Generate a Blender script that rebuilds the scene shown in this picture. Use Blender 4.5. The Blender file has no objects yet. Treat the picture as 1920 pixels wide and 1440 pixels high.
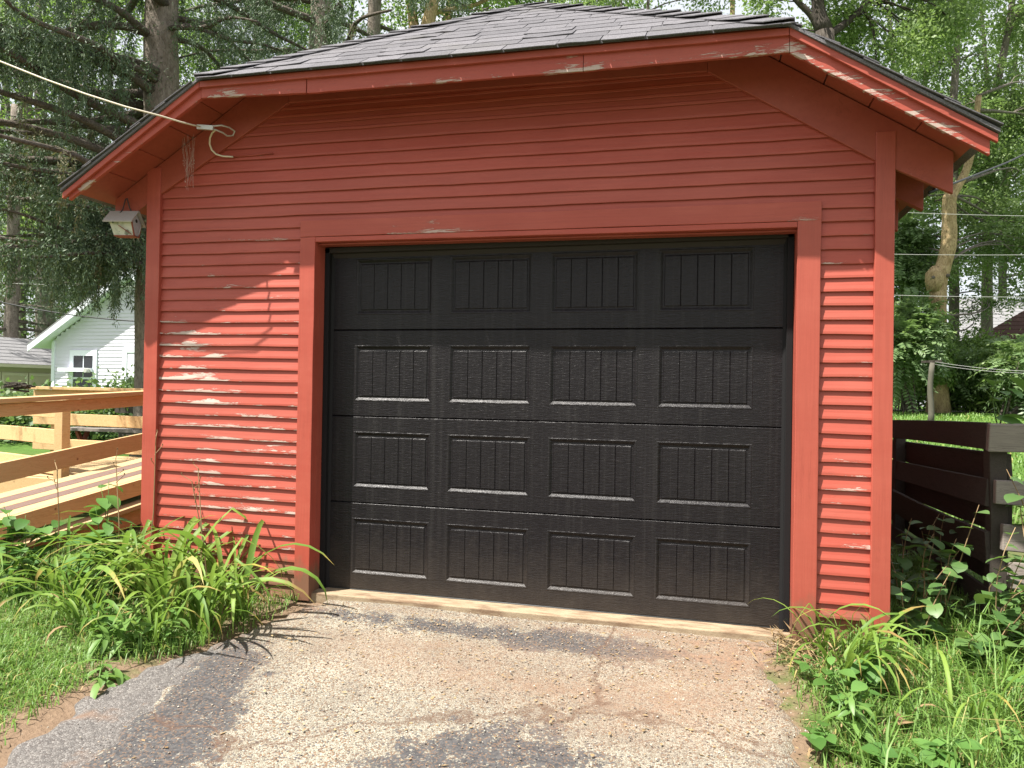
import bpy, math, random
import numpy as np
from mathutils import Matrix, Vector

random.seed(7); rng = np.random.default_rng(7)
S = bpy.context.scene
COL = S.collection

# ------------------------------------------------------------------ camera, sky, sun, exposure
CAM = np.array([0.905, -4.139, 1.247])
YAW, PIT, ROL = math.radians(14.516), math.radians(0.419), math.radians(0.931)
F = 1370.0
def _axes():
    cy, sy, cp, sp, cr, sr = math.cos(YAW), math.sin(YAW), math.cos(PIT), math.sin(PIT), math.cos(ROL), math.sin(ROL)
    f = np.array([-sy*cp, cy*cp, sp]); r = np.array([cy, sy, 0.0]); u = np.cross(r, f)
    return cr*r+sr*u, -sr*r+cr*u, f
RT, UP, FW = _axes()
cd = bpy.data.cameras.new('camera'); cam = bpy.data.objects.new('camera', cd); COL.objects.link(cam)
cd.sensor_fit = 'HORIZONTAL'; cd.sensor_width = 36.0; cd.lens = F/1920*36
cd.clip_start = 0.05; cd.clip_end = 600
m = Matrix.Identity(4)
for i in range(3):
    m[i][0], m[i][1], m[i][2], m[i][3] = RT[i], UP[i], -FW[i], CAM[i]
cam.matrix_world = m
S.camera = cam

SUN_DIR = Vector((-1.15, -1.0, 2.85)).normalized()          # towards the sun
ELEV = math.asin(SUN_DIR.z); AZ = math.atan2(SUN_DIR.x, SUN_DIR.y)
W = bpy.data.worlds.new('World'); S.world = W; W.use_nodes = True
wn = W.node_tree; bg = wn.nodes['Background']
sky = wn.nodes.new('ShaderNodeTexSky'); sky.sky_type = 'NISHITA'; sky.sun_disc = False
sky.sun_elevation = ELEV; sky.sun_rotation = AZ
sky.air_density = 1.0; sky.dust_density = 4.0; sky.ozone_density = 1.0
# thin bright summer cloud over most of the sky
_tc = wn.nodes.new('ShaderNodeTexCoord'); _nz = wn.nodes.new('ShaderNodeTexNoise'); _nz.inputs['Scale'].default_value = 2.2; _nz.inputs['Detail'].default_value = 5
_rp = wn.nodes.new('ShaderNodeMapRange'); _rp.inputs['From Min'].default_value = 0.3; _rp.inputs['From Max'].default_value = 0.62; _rp.inputs['To Min'].default_value = 0.45; _rp.inputs['To Max'].default_value = 0.95
_mx = wn.nodes.new('ShaderNodeMix'); _mx.data_type = 'RGBA'; _mx.inputs[7].default_value = (5.5, 5.6, 5.8, 1)
wn.links.new(_tc.outputs['Generated'], _nz.inputs['Vector']); wn.links.new(_nz.outputs['Fac'], _rp.inputs['Value']); wn.links.new(_rp.outputs['Result'], _mx.inputs[0])
wn.links.new(sky.outputs['Color'], _mx.inputs[6]); wn.links.new(_mx.outputs[2], bg.inputs['Color']); bg.inputs['Strength'].default_value = 0.085
sd = bpy.data.lights.new('sun', 'SUN'); sd.energy = 5.0; sd.angle = math.radians(0.55); sd.color = (1.0, 0.955, 0.88)
sun = bpy.data.objects.new('sun', sd); COL.objects.link(sun)
sun.rotation_euler = SUN_DIR.to_track_quat('Z', 'Y').to_euler(); sun.location = (-10, -10, 25)
S.view_settings.view_transform = 'Standard'; S.view_settings.look = 'None'
S.view_settings.exposure = 1.35; S.view_settings.gamma = 1.0
S.view_settings.use_curve_mapping = False
S.render.engine = 'CYCLES'
S.cycles.use_denoising = True
S.cycles.max_bounces = 8; S.cycles.diffuse_bounces = 4; S.cycles.transparent_max_bounces = 6
S.cycles.sample_clamp_indirect = 6.0

# ------------------------------------------------------------------ helpers
def ray(px, py): return FW + RT*(px-960)/F - UP*(py-720)/F
def at(px, py, t):                      # world point seen at a pixel of the photo at depth t
    return CAM + ray(px, py)*t
def on_y(px, py, y):
    d = ray(px, py); return CAM + d*(y-CAM[1])/d[1]
def on_x(px, py, x):
    d = ray(px, py); return CAM + d*(x-CAM[0])/d[0]

def tag(o, label=None, cat=None, group=None, kind=None):
    if label: o['label'] = label
    if cat: o['category'] = cat
    if group: o['group'] = group
    if kind: o['kind'] = kind
    return o
def empty(name, loc=(0, 0, 0), rz=0.0, label=None, cat=None, group=None):
    o = bpy.data.objects.new(name, None); COL.objects.link(o)
    o.location = loc; o.rotation_euler = (0, 0, rz); o.empty_display_size = 0.1
    return tag(o, label, cat, group)
def link(name, me, parent=None, bevel=0.0, mat=None):
    o = bpy.data.objects.new(name, me); COL.objects.link(o)
    if mat is not None and not me.materials: me.materials.append(mat)
    if parent is not None: o.parent = parent
    if bevel:
        b = o.modifiers.new('bevel', 'BEVEL'); b.width = bevel; b.segments = 2; b.limit_method = 'ANGLE'
    return o
class MB:
    """collects faces and builds them as one mesh"""
    def __init__(s): s.v = []; s.f = []; s.m = []
    def add(s, vs, fs, mi=0):
        n = len(s.v); s.v += [tuple(map(float, v)) for v in vs]
        s.f += [tuple(i+n for i in f) for f in fs]; s.m += [mi]*len(fs); return s
    def box(s, x0, x1, y0, y1, z0, z1, mi=0):
        return s.add([(x0,y0,z0),(x1,y0,z0),(x1,y1,z0),(x0,y1,z0),(x0,y0,z1),(x1,y0,z1),(x1,y1,z1),(x0,y1,z1)],
              [(0,3,2,1),(4,5,6,7),(0,1,5,4),(1,2,6,5),(2,3,7,6),(3,0,4,7)], mi)
    def prism(s, a, d, mi=0):           # polygon a (list of 3D points) pushed by vector d
        n = len(a); a = [np.array(p, float) for p in a]; d = np.array(d, float)
        return s.add(a+[p+d for p in a], [tuple(range(n))[::-1], tuple(range(n, 2*n))] + [(i, (i+1) % n, n+(i+1) % n, n+i) for i in range(n)], mi)
    def beam(s, p, q, w, h, up=(0, 0, 1), mi=0):   # bar from p to q, w across, h along up, centred
        p = np.array(p, float); q = np.array(q, float); d = q-p; d = d/np.linalg.norm(d)
        u = np.array(up, float); sdv = np.cross(d, u); sdv /= np.linalg.norm(sdv); u = np.cross(sdv, d)
        o = [sdv*w/2*a+u*h/2*b for a, b in ((-1,-1),(1,-1),(1,1),(-1,1))]
        return s.add([p+k for k in o]+[q+k for k in o], [(0,1,2,3)[::-1],(4,5,6,7),(0,1,5,4),(1,2,6,5),(2,3,7,6),(3,0,4,7)], mi)
    def plank(s, p, q, w, h, up=(0, 0, 1), warp=0.007, seed=0, n=7):
        r = random.Random(seed or int(abs(p[2])*997+abs(p[0])*31)); p = np.array(p, float); q = np.array(q, float); d = (q-p)/np.linalg.norm(q-p); u0 = np.array(up, float)
        sdv = np.cross(d, u0); sdv /= np.linalg.norm(sdv); u = np.cross(sdv, d); a, b, c, e = [r.uniform(-1, 1) for _ in range(4)]; V = []
        for i in range(n+1):
            t = i/n; ce = p+(q-p)*t+u*warp*(a*math.sin(math.pi*t)+.4*b*math.sin(2.3*math.pi*t))+sdv*warp*.7*c*math.sin(math.pi*t*1.4); k = e*warp*4*(t-.5)
            uu = u*math.cos(k)+sdv*math.sin(k); ss = sdv*math.cos(k)-u*math.sin(k)
            V += [ce+ss*w/2*x+uu*(h/2*y+r.uniform(-.002, .002)) for x, y in ((-1,-1),(1,-1),(1,1),(-1,1))]
        Fc = [(i*4+k, i*4+(k+1) % 4, i*4+4+(k+1) % 4, i*4+4+k) for i in range(n) for k in range(4)]+[(3, 2, 1, 0), (4*n, 4*n+1, 4*n+2, 4*n+3)]
        return s.add(V, Fc)
    def tube(s, pts, rad, n=8, mi=0, cap=True):
        pts = [np.array(p, float) for p in pts]
        if not hasattr(rad, '__len__'): rad = [rad]*len(pts)
        rings = []; a = None
        for i, p in enumerate(pts):
            d = pts[min(i+1, len(pts)-1)]-pts[max(i-1, 0)]; d = d/(np.linalg.norm(d)+1e-9)
            if a is None:
                a = np.cross(d, (0.3, 0.2, 1.0) if abs(d[2]) < .9 else (1.0, 0.1, 0.0))
            a = a-d*np.dot(a, d); a /= np.linalg.norm(a)+1e-9; b = np.cross(d, a)
            rings.append([p+rad[i]*(math.cos(2*math.pi*k/n)*a+math.sin(2*math.pi*k/n)*b) for k in range(n)])
        vs = [v for r in rings for v in r]; fs = []
        for i in range(len(pts)-1):
            for k in range(n):
                fs.append((i*n+k, i*n+(k+1) % n, (i+1)*n+(k+1) % n, (i+1)*n+k))
        if cap: fs += [tuple(range(n))[::-1], tuple(range((len(pts)-1)*n, len(pts)*n))]
        return s.add(vs, fs, mi)
    def build(s, name, mats, parent=None, smooth=False, bevel=0.0):
        me = bpy.data.meshes.new(name); me.from_pydata(s.v, [], s.f); me.update()
        mats = mats if isinstance(mats, (list, tuple)) else [mats]
        for k in mats: me.materials.append(k)
        if len(mats) > 1: me.polygons.foreach_set('material_index', s.m)
        if smooth: me.polygons.foreach_set('use_smooth', [True]*len(me.polygons))
        return link(name, me, parent, bevel)
def np_mesh(name, verts, faces, mat, smooth=False):
    """verts (N,3), faces (M,k) arrays -> mesh, fast"""
    verts = np.asarray(verts, np.float32); faces = np.asarray(faces, np.int32); k = faces.shape[1]
    me = bpy.data.meshes.new(name)
    me.vertices.add(len(verts)); me.vertices.foreach_set('co', verts.ravel())
    me.loops.add(faces.size); me.loops.foreach_set('vertex_index', faces.ravel())
    me.polygons.add(len(faces)); me.polygons.foreach_set('loop_start', np.arange(0, faces.size, k, dtype=np.int32))
    me.polygons.foreach_set('loop_total', np.full(len(faces), k, np.int32))
    if smooth: me.polygons.foreach_set('use_smooth', np.ones(len(faces), bool))
    me.materials.append(mat); me.update(calc_edges=True); me.validate()
    return me

# ------------------------------------------------------------------ materials
class NT:
    def __init__(s, name):
        s.mat = bpy.data.materials.new(name); s.mat.use_nodes = True
        s.t = s.mat.node_tree; s.b = s.t.nodes['Principled BSDF']; s.out = s.t.nodes['Material Output']
        s.oc = s.t.nodes.new('ShaderNodeTexCoord').outputs['Object']
    def n(s, typ, **kw):
        x = s.t.nodes.new(typ)
        for k, v in kw.items():
            if k.startswith('i_'):
                key = k[2:]; key = int(key) if key.isdigit() else key.replace('_', ' ')
                if hasattr(v, 'is_linked') or isinstance(v, bpy.types.NodeSocket): s.t.links.new(v, x.inputs[key])
                else: x.inputs[key].default_value = v
            else: setattr(x, k, v)
        return x
    def l(s, a, b): s.t.links.new(a, b)
    def map(s, scale=(1, 1, 1), loc=(0, 0, 0), src=None):
        x = s.n('ShaderNodeMapping'); s.l(src or s.oc, x.inputs['Vector'])
        x.inputs['Scale'].default_value = scale; x.inputs['Location'].default_value = loc
        return x.outputs['Vector']
    def noise(s, vec, scale, detail=4, rough=0.55, dist=0.0):
        x = s.n('ShaderNodeTexNoise'); s.l(vec, x.inputs['Vector'])
        x.inputs['Scale'].default_value = scale; x.inputs['Detail'].default_value = detail
        x.inputs['Roughness'].default_value = rough; x.inputs['Distortion'].default_value = dist
        return x.outputs['Fac']
    def vor(s, vec, scale, feature='F1', out='Distance'):
        x = s.n('ShaderNodeTexVoronoi', feature=feature); s.l(vec, x.inputs['Vector']); x.inputs['Scale'].default_value = scale
        return x.outputs[out]
    def ramp(s, fac, stops, interp='LINEAR'):
        x = s.n('ShaderNodeValToRGB'); s.l(fac, x.inputs['Fac']); r = x.color_ramp; r.interpolation = interp
        while len(r.elements) < len(stops): r.elements.new(0.5)
        for e, (p, c) in zip(r.elements, stops):
            e.position = p; e.color = (*c, 1) if hasattr(c, '__len__') else (c, c, c, 1)
        return x.outputs['Color']
    def mix(s, fac, a, b, mode='MIX'):
        x = s.n('ShaderNodeMix', data_type='RGBA', blend_type=mode)
        for sock, v in ((x.inputs[0], fac), (x.inputs[6], a), (x.inputs[7], b)):
            if isinstance(v, bpy.types.NodeSocket): s.l(v, sock)
            elif hasattr(v, '__len__'): sock.default_value = (*v, 1)
            else: sock.default_value = v
        return x.outputs[2]
    def math(s, op, a, b=0.0, c=0.0, clamp=False):
        x = s.n('ShaderNodeMath', operation=op, use_clamp=clamp)
        for i, v in enumerate((a, b, c)):
            if isinstance(v, bpy.types.NodeSocket): s.l(v, x.inputs[i])
            else: x.inputs[i].default_value = v
        return x.outputs[0]
    def sep(s, v=None):
        x = s.n('ShaderNodeSeparateXYZ'); s.l(v or s.oc, x.inputs[0]); return x.outputs
    def bump(s, h, strength=0.3, dist=0.01):
        x = s.n('ShaderNodeBump'); s.l(h, x.inputs['Height']); x.inputs['Strength'].default_value = strength
        x.inputs['Distance'].default_value = dist; s.l(x.outputs[0], s.b.inputs['Normal'])
    def set(s, color=None, rough=None, spec=None, metal=None):
        for k, v in (('Base Color', color), ('Roughness', rough), ('Specular IOR Level', spec), ('Metallic', metal)):
            if v is None: continue
            if isinstance(v, bpy.types.NodeSocket): s.l(v, s.b.inputs[k])
            else: s.b.inputs[k].default_value = (*v, 1) if hasattr(v, '__len__') else v
        return s.mat

RED = (0.385, 0.070, 0.045)
def paint(name, peel, grain='x', thr=0.62, c=RED, edge=False):
    """old red house paint that flakes off to pale grey primer along the grain"""
    N = NT(name)
    sc = {'x': (1.1, 3, 9), 'z': (14, 6, 1.0), 'd': (3, 3, 3)}[grain]
    gr = {'x': (3, 60, 110), 'z': (110, 60, 3), 'd': (30, 30, 30)}[grain]
    v = N.map(sc)
    big = N.noise(N.map((0.8, 0.8, 1.1)), 1.0, 3)
    rnd = N.n('ShaderNodeObjectInfo').outputs['Random']
    col = N.mix(N.ramp(big, [(0.3, 0.0), (0.75, 1.0)]), c, tuple(k*0.86 for k in c))
    fade = N.ramp(N.noise(N.map((1.3, 2, 3.5), (7, 2, 4)), 1.6, 6, 0.7), [(0.42, 0.0), (0.7, 0.55)])
    col = N.mix(fade, col, (min(1, c[0]*1.15), c[1]*1.5, c[2]*1.55))
    col = N.mix(N.math('MULTIPLY', rnd, 0.5), col, (c[0]*0.84, c[1]*1.1, c[2]*1.15))
    fine = N.noise(N.map(gr), 1.0, 3)
    col = N.mix(N.ramp(fine, [(0.35, 0.0), (0.42, 0.0), (0.7, 0.22)]), col, (c[0]*0.55, c[1]*0.6, c[2]*0.6))
    hl = N.ramp(N.noise(N.map({'x': (0.9, 3, 38), 'z': (38, 6, 0.9), 'd': (6, 6, 6)}[grain], (4, 9, 2)), 1.0, 5, 0.65), [(0.492, 0.0), (0.498, 1.0), (0.502, 1.0), (0.508, 0.0)])
    col = N.mix(N.math('MULTIPLY', hl, N.ramp(N.noise(N.map((1.2, 1.2, 1.2), (1, 6, 3)), 2.2, 3), [(0.48, 0.0), (0.6, 0.55)])), col, (c[0]*0.5, c[1]*0.55, c[2]*0.55))
    # dirt specks and cobweb dust
    speck = N.ramp(N.vor(N.map((1, 1, 1)), 26), [(0.0, 1.0), (0.035, 1.0), (0.05, 0.0)])
    sp2 = N.ramp(N.noise(N.map((1, 1, 1)), 5.0, 1), [(0.58, 0.0), (0.62, 0.6)])
    col = N.mix(N.math('MULTIPLY', speck, sp2), col, (0.42, 0.30, 0.24))
    n1 = N.noise(v, 3.2, 9, 0.76, 0.5); n2 = N.noise(N.map((0.9, 0.9, 0.9), (3, 1, 7)), 1.7, 2)
    mask = N.math('ADD', n1, N.math('MULTIPLY', N.math('SUBTRACT', n2, 0.5), 0.5))
    if edge:
        a = N.n('ShaderNodeAttribute', attribute_name='edge').outputs['Fac']
        mask = N.math('ADD', mask, N.math('MULTIPLY', a, 0.16))
    pm = N.ramp(mask, [(thr, 0.0), (thr+0.015, 1.0)])
    crack = N.ramp(mask, [(thr-0.05, 0.0), (thr-0.005, 0.45), (thr+0.02, 0.0)])
    col = N.mix(crack, col, (c[0]*0.5, c[1]*0.6, c[2]*0.6))
    prim = N.mix(N.noise(N.map(gr), 0.6, 2), (0.34, 0.23, 0.19), (0.52, 0.44, 0.38))
    col = N.mix(N.math('MULTIPLY', pm, peel), col, prim)
    foot = N.n('ShaderNodeMapRange', i_0=N.math('SUBTRACT', N.sep()[2], N.math('MULTIPLY', N.noise(N.map((6, 6, 2)), 1.5, 5, 0.7), 0.42))); foot.inputs[1].default_value = -0.12; foot.inputs[2].default_value = -0.02; foot.inputs[3].default_value = 0.75; foot.inputs[4].default_value = 0.0
    col = N.mix(foot.outputs[0], col, (0.13, 0.10, 0.06))
    N.set(col, 0.52, 0.35)
    hgt = N.math('SUBTRACT', N.math('MULTIPLY', fine, 0.35), N.math('MULTIPLY', pm, 0.6))
    N.bump(hgt, 0.35, 0.004)
    return N.mat
M = {}
M['red'] = paint('red_paint', 0.75, 'x', 0.755)
M['red_board'] = paint('red_paint_boards', 0.9, 'x', 0.775, edge=True)
M['red_peel'] = paint('red_paint_flaking', 1.0, 'x', 0.715, edge=True)
M['red_v'] = paint('red_paint_upright', 0.7, 'z', 0.76)
M['red_fascia'] = paint('red_paint_fascia', 1.0, 'x', 0.695, edge=True)
M['red_rake'] = paint('red_paint_flaked_rake', 1.0, 'x', 0.675, edge=True)
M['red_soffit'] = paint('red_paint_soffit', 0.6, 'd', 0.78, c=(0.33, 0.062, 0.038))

def mat_door():
    N = NT('door_black_steel'); v = N.map((17, 17, 95))
    g = N.noise(v, 1.0, 5, 0.75, 0.4); g2 = N.noise(N.map((26, 26, 170)), 1.0, 3, 0.6)
    dust = N.ramp(N.noise(N.map((1.5, 1, 2.2)), 1.3, 4), [(0.35, 0.0), (0.75, 1.0)])
    c = N.mix(N.math('ADD', N.math('MULTIPLY', dust, 0.35), N.math('MULTIPLY', N.ramp(g, [(0.5, 0.0), (0.68, 1.0)]), 0.8)), (0.0066, 0.0054, 0.0064), (0.0145, 0.0122, 0.0128))
    streak = N.ramp(N.noise(N.map((22, 1, 0.5), (2, 0, 3)), 1.0, 4, 0.7), [(0.5, 0.0), (0.75, 0.5)])
    c = N.mix(streak, c, (0.030, 0.028, 0.027))
    low = N.n('ShaderNodeMapRange', i_0=N.math('ADD', N.sep(N.n('ShaderNodeNewGeometry').outputs['Position'])[2], N.math('MULTIPLY', N.noise(N.map((5, 1, 5)), 1.6, 6, 0.72), -0.5))); low.inputs[1].default_value = -0.28; low.inputs[2].default_value = 0.12; low.inputs[3].default_value = 0.6; low.inputs[4].default_value = 0.0
    c = N.mix(low.outputs[0], c, (0.052, 0.042, 0.034))
    N.set(c, N.ramp(g2, [(0.3, 0.28), (0.7, 0.44)]), 0.27)
    N.bump(N.math('ADD', g, N.math('MULTIPLY', g2, 0.6)), 0.75, 0.0042); return N.mat
M['door'] = mat_door()
def plain(name, c, rough=0.6, spec=0.4, metal=0.0, var=0.0, sc=20):
    N = NT(name)
    if var:
        n = N.noise(N.oc, sc, 4); N.set(N.mix(n, tuple(k*(1-var) for k in c), tuple(min(1, k*(1+var)) for k in c)), rough, spec, metal)
        N.bump(n, 0.2, 0.003)
    else: N.set(c, rough, spec, metal)
    return N.mat
M['stop'] = plain('weatherstrip_black', (0.012, 0.0115, 0.012), 0.7, 0.15)
M['stop_brown'] = plain('weatherstrip_brown', (0.030, 0.025, 0.021), 0.7, 0.2)
M['rubber'] = plain('rubber_seal', (0.05, 0.05, 0.048), 0.5)

def mat_shingle():
    N = NT('asphalt_shingle_granules')
    rnd = N.n('ShaderNodeObjectInfo').outputs['Random']
    gr = N.vor(N.oc, 380); g2 = N.noise(N.oc, 130, 2)
    c = N.mix(rnd, (0.125, 0.121, 0.13), (0.185, 0.178, 0.19))
    c = N.mix(N.ramp(N.math('MULTIPLY', gr, g2), [(0.12, 0.75), (0.34, 0.0)]), c, (0.045, 0.044, 0.05))
    c = N.mix(N.ramp(g2, [(0.55, 0.0), (0.75, 0.4)]), c, (0.19, 0.185, 0.19))
    big = N.noise(N.oc, 3.0, 4); c = N.mix(N.ramp(big, [(0.55, 0.0), (0.75, 0.35)]), c, (0.10, 0.095, 0.08))
    N.set(c, 0.95, 0.15); N.bump(gr, 0.5, 0.003); return N.mat
M['shingle'] = mat_shingle()
def mat_shingle_far(name, a, b):
    N = NT(name); z = N.sep()[2]
    br = N.n('ShaderNodeTexBrick'); N.l(N.oc, br.inputs['Vector'])
    n = N.noise(N.map((1, 1, 1)), 2.5, 4); n2 = N.noise(N.map((6, 6, 6)), 4, 3)
    N.set(N.mix(N.math('ADD', N.math('MULTIPLY', n, .5), N.math('MULTIPLY', n2, .5)), a, b), 0.95, 0.1); N.bump(n2, 0.4, 0.02); return N.mat
M['roof_grey'] = mat_shingle_far('roof_shingle_grey', (0.16, 0.16, 0.165), (0.26, 0.255, 0.26))
M['roof_brown'] = mat_shingle_far('roof_shingle_brown', (0.045, 0.026, 0.022), (0.085, 0.05, 0.042))

def mat_wood(name, a, b, knots=True, rough=0.65, grain=(1.2, 9, 14)):
    N = NT(name); v = N.map(grain)
    rnd = N.n('ShaderNodeObjectInfo').outputs['Random']
    off = N.n('ShaderNodeVectorMath', operation='ADD'); N.l(N.oc, off.inputs[0])
    cb = N.n('ShaderNodeCombineXYZ'); N.l(N.math('MULTIPLY', rnd, 37.0), cb.inputs[0]); N.l(N.math('MULTIPLY', rnd, 11.0), cb.inputs[2])
    N.l(cb.outputs[0], off.inputs[1]); src = off.outputs[0]
    g = N.noise(N.map(grain, src=src), 1.6, 6, 0.6, 1.2)
    rings = N.math('FRACT', N.math('MULTIPLY', g, 7.0))
    c = N.mix(N.ramp(rings, [(0.0, 0.0), (0.75, 0.45), (0.97, 1.0), (1.0, 0.2)]), a, b)
    c = N.mix(N.math('MULTIPLY', rnd, 0.35), c, tuple(k*0.72 for k in a))
    if knots:
        k = N.vor(N.map((2.2, 3.5, 3.5), src=src), 1.6); c = N.mix(N.ramp(k, [(0.0, 0.9), (0.035, 0.85), (0.075, 0.0)]), c, (0.16, 0.07, 0.03))
    N.set(c, rough, 0.3); N.bump(N.noise(N.map((8, 80, 120), src=src), 1.0, 3), 0.25, 0.003); return N.mat
M['lumber'] = mat_wood('new_pine_lumber', (0.60, 0.41, 0.21), (0.46, 0.28, 0.12), grain=(8, 1.2, 14))
M['lumber_pale'] = mat_wood('pale_pine_decking', (0.45, 0.33, 0.18), (0.37, 0.25, 0.12), grain=(8, 1.2, 14))
M['deck_dark'] = mat_wood('dark_brown_decking', (0.16, 0.105, 0.085), (0.11, 0.07, 0.06), False, 0.8, grain=(8, 1.2, 14))
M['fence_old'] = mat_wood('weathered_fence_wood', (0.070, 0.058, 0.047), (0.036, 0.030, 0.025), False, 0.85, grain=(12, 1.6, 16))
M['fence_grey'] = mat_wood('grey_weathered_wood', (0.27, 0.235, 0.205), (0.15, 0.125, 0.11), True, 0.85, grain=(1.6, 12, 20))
M['post_wood'] = mat_wood('pale_grey_post_wood', (0.12, 0.11, 0.085), (0.07, 0.065, 0.05), False, 0.85, grain=(14, 14, 1.2))

def mat_drive():
    """worn asphalt: dark binder with pale exposed stones, patches of black sealer, brown silt"""
    N = NT('worn_asphalt'); X, Y, Z = N.sep()
    cell = N.n('ShaderNodeTexVoronoi'); N.l(N.map((1, 1, 1)), cell.inputs['Vector']); cell.inputs['Scale'].default_value = 150
    cr = N.n('ShaderNodeSeparateColor'); N.l(cell.outputs['Color'], cr.inputs[0])
    e = N.vor(N.map((1, 1, 1)), 150, 'DISTANCE_TO_EDGE')
    stone = N.mix(cr.outputs[0], (0.25, 0.222, 0.165), (0.46, 0.435, 0.355))
    stone = N.mix(N.ramp(cr.outputs[1], [(0.80, 0.0), (0.82, 1.0)], 'LINEAR'), stone, (0.20, 0.12, 0.07))
    stone = N.mix(N.ramp(cr.outputs[2], [(0.90, 0.0), (0.91, 1.0)]), stone, (0.085, 0.08, 0.085))
    big = N.noise(N.map((1, 1.3, 1)), 1.15, 6, 0.62, 0.5)
    mid = N.noise(N.map((1, 1, 1)), 9, 5, 0.65)
    fin = N.noise(N.map((1, 1, 1)), 60, 3, 0.6)
    # how much of the binder is still there
    keep = N.math('ADD', N.math('MULTIPLY', big, 0.75), N.math('ADD', N.math('MULTIPLY', mid, 0.75), N.math('MULTIPLY', fin, 0.42)))
    # extra binder along the left edge and in a patch in front of the door and at the near middle
    def blob(cx, cy, rx, ry, amp):
        dx = N.math('DIVIDE', N.math('SUBTRACT', X, cx), rx); dy = N.math('DIVIDE', N.math('SUBTRACT', Y, cy), ry)
        d = N.math('ADD', N.math('MULTIPLY', dx, dx), N.math('MULTIPLY', dy, dy))
        return N.math('MULTIPLY', N.math('POWER', 2.718, N.math('MULTIPLY', d, -1.0)), amp)
    for b in ((-1.05, -1.75, 0.22, 0.5, 0.30), (-1.25, -1.1, 0.18, 0.4, 0.26), (-1.15, -0.35, 0.3, 0.12, 0.24), (0.0, -0.42, 0.75, 0.13, 0.28), (0.75, -0.47, 0.45, 0.10, 0.2), (-0.55, -0.36, .35, .08, .12), (0.45, -1.5, .3, .12, .12),
              (0.05, -1.7, 0.42, 0.38, 0.27), (-0.5, -1.0, 0.5, 0.5, -0.2), (0.75, -1.6, 0.35, 0.3, -0.1), (-0.6, -1.8, .3, .3, -.12), (-0.9,-2.6,.5,.5,.2), (0.3,-2.8,.5,.5,.15)):
        keep = N.math('ADD', keep, blob(*b))
    sealed = N.ramp(N.math('SUBTRACT', keep, 0.5), [(0.565, 0.0), (0.61, 1.0)])
    gap = N.ramp(e, [(0.02, 0.8), (0.10, 0.0)])
    worn = N.mix(N.math('MULTIPLY', gap, 0.7), N.mix(N.ramp(N.noise(N.map((1, 1, 1), (8, 3, 1)), 2.6, 6, 0.7), [(0.35, 0.0), (0.68, 0.62)]), stone, (0.15, 0.125, 0.10)), (0.085, 0.073, 0.064))
    binder = N.mix(N.ramp(fin, [(0.35, 0.0), (0.7, 1.0)]), (0.040, 0.039, 0.041), (0.095, 0.091, 0.089))
    chips = N.ramp(N.math('MULTIPLY', N.math('ADD', cr.outputs[1], N.math('MULTIPLY', mid, 0.5)), 0.6), [(0.60, 0.0), (0.63, 0.8)])
    binder = N.mix(chips, binder, N.mix(0.4, stone, binder))
    c = N.mix(sealed, worn, binder)
    silt = None
    for b in ((1.1, -0.40, 0.48, 0.32, 1.0), (0.15, -0.95, 0.8, 0.2, 0.6), (0.95, -0.95, 0.45, 0.3, 0.55), (0.6, -1.25, .4, .15, .25), (-.6, -.75, .6, .2, .35), (0.55, -0.22, 0.8, 0.06, 0.55), (-0.15, -0.62, 0.9, 0.10, 0.35), (-0.85, -0.22, 0.5, 0.05, 0.4), (-1.3, -0.35, 0.12, 0.2, 0.6)):
        k = blob(*b); silt = k if silt is None else N.math('ADD', silt, k)
    silt = N.math('MULTIPLY', silt, N.ramp(N.math('ADD', N.math('MULTIPLY', mid, 0.6), N.math('MULTIPLY', fin, 0.5)), [(0.35, 0.15), (0.66, 1.0)]), clamp=True)
    c = N.mix(silt, c, N.mix(fin, (0.165, 0.10, 0.065), (0.30, 0.195, 0.13)))
    # hairline cracks
    ck = N.n('ShaderNodeTexVoronoi', feature='DISTANCE_TO_EDGE')
    wv = N.n('ShaderNodeVectorMath', operation='ADD'); nz = N.n('ShaderNodeTexNoise'); N.l(N.oc, nz.inputs['Vector']); nz.inputs['Scale'].default_value = 5; nz.inputs['Detail'].default_value = 4
    sc = N.n('ShaderNodeVectorMath', operation='SCALE'); N.l(nz.outputs['Color'], sc.inputs[0]); sc.inputs['Scale'].default_value = 0.35
    N.l(N.oc, wv.inputs[0]); N.l(sc.outputs[0], wv.inputs[1]); N.l(wv.outputs[0], ck.inputs['Vector']); ck.inputs['Scale'].default_value = 0.34
    crack = N.ramp(ck.outputs['Distance'], [(0.0, 0.65), (0.0025, 0.5), (0.006, 0.0)])
    c = N.mix(crack, c, (0.10, 0.055, 0.035))
    N.set(c, 0.9, 0.2)
    h = N.math('ADD', N.math('MULTIPLY', N.ramp(e, [(0.0, 0.0), (0.2, 1.0)]), N.math('SUBTRACT', 1.0, N.math('MULTIPLY', sealed, 0.8))), N.math('MULTIPLY', fin, 0.5))
    N.bump(N.math('SUBTRACT', h, N.math('MULTIPLY', crack, 1.5)), 0.6, 0.005); return N.mat
M['drive'] = mat_drive()
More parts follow.
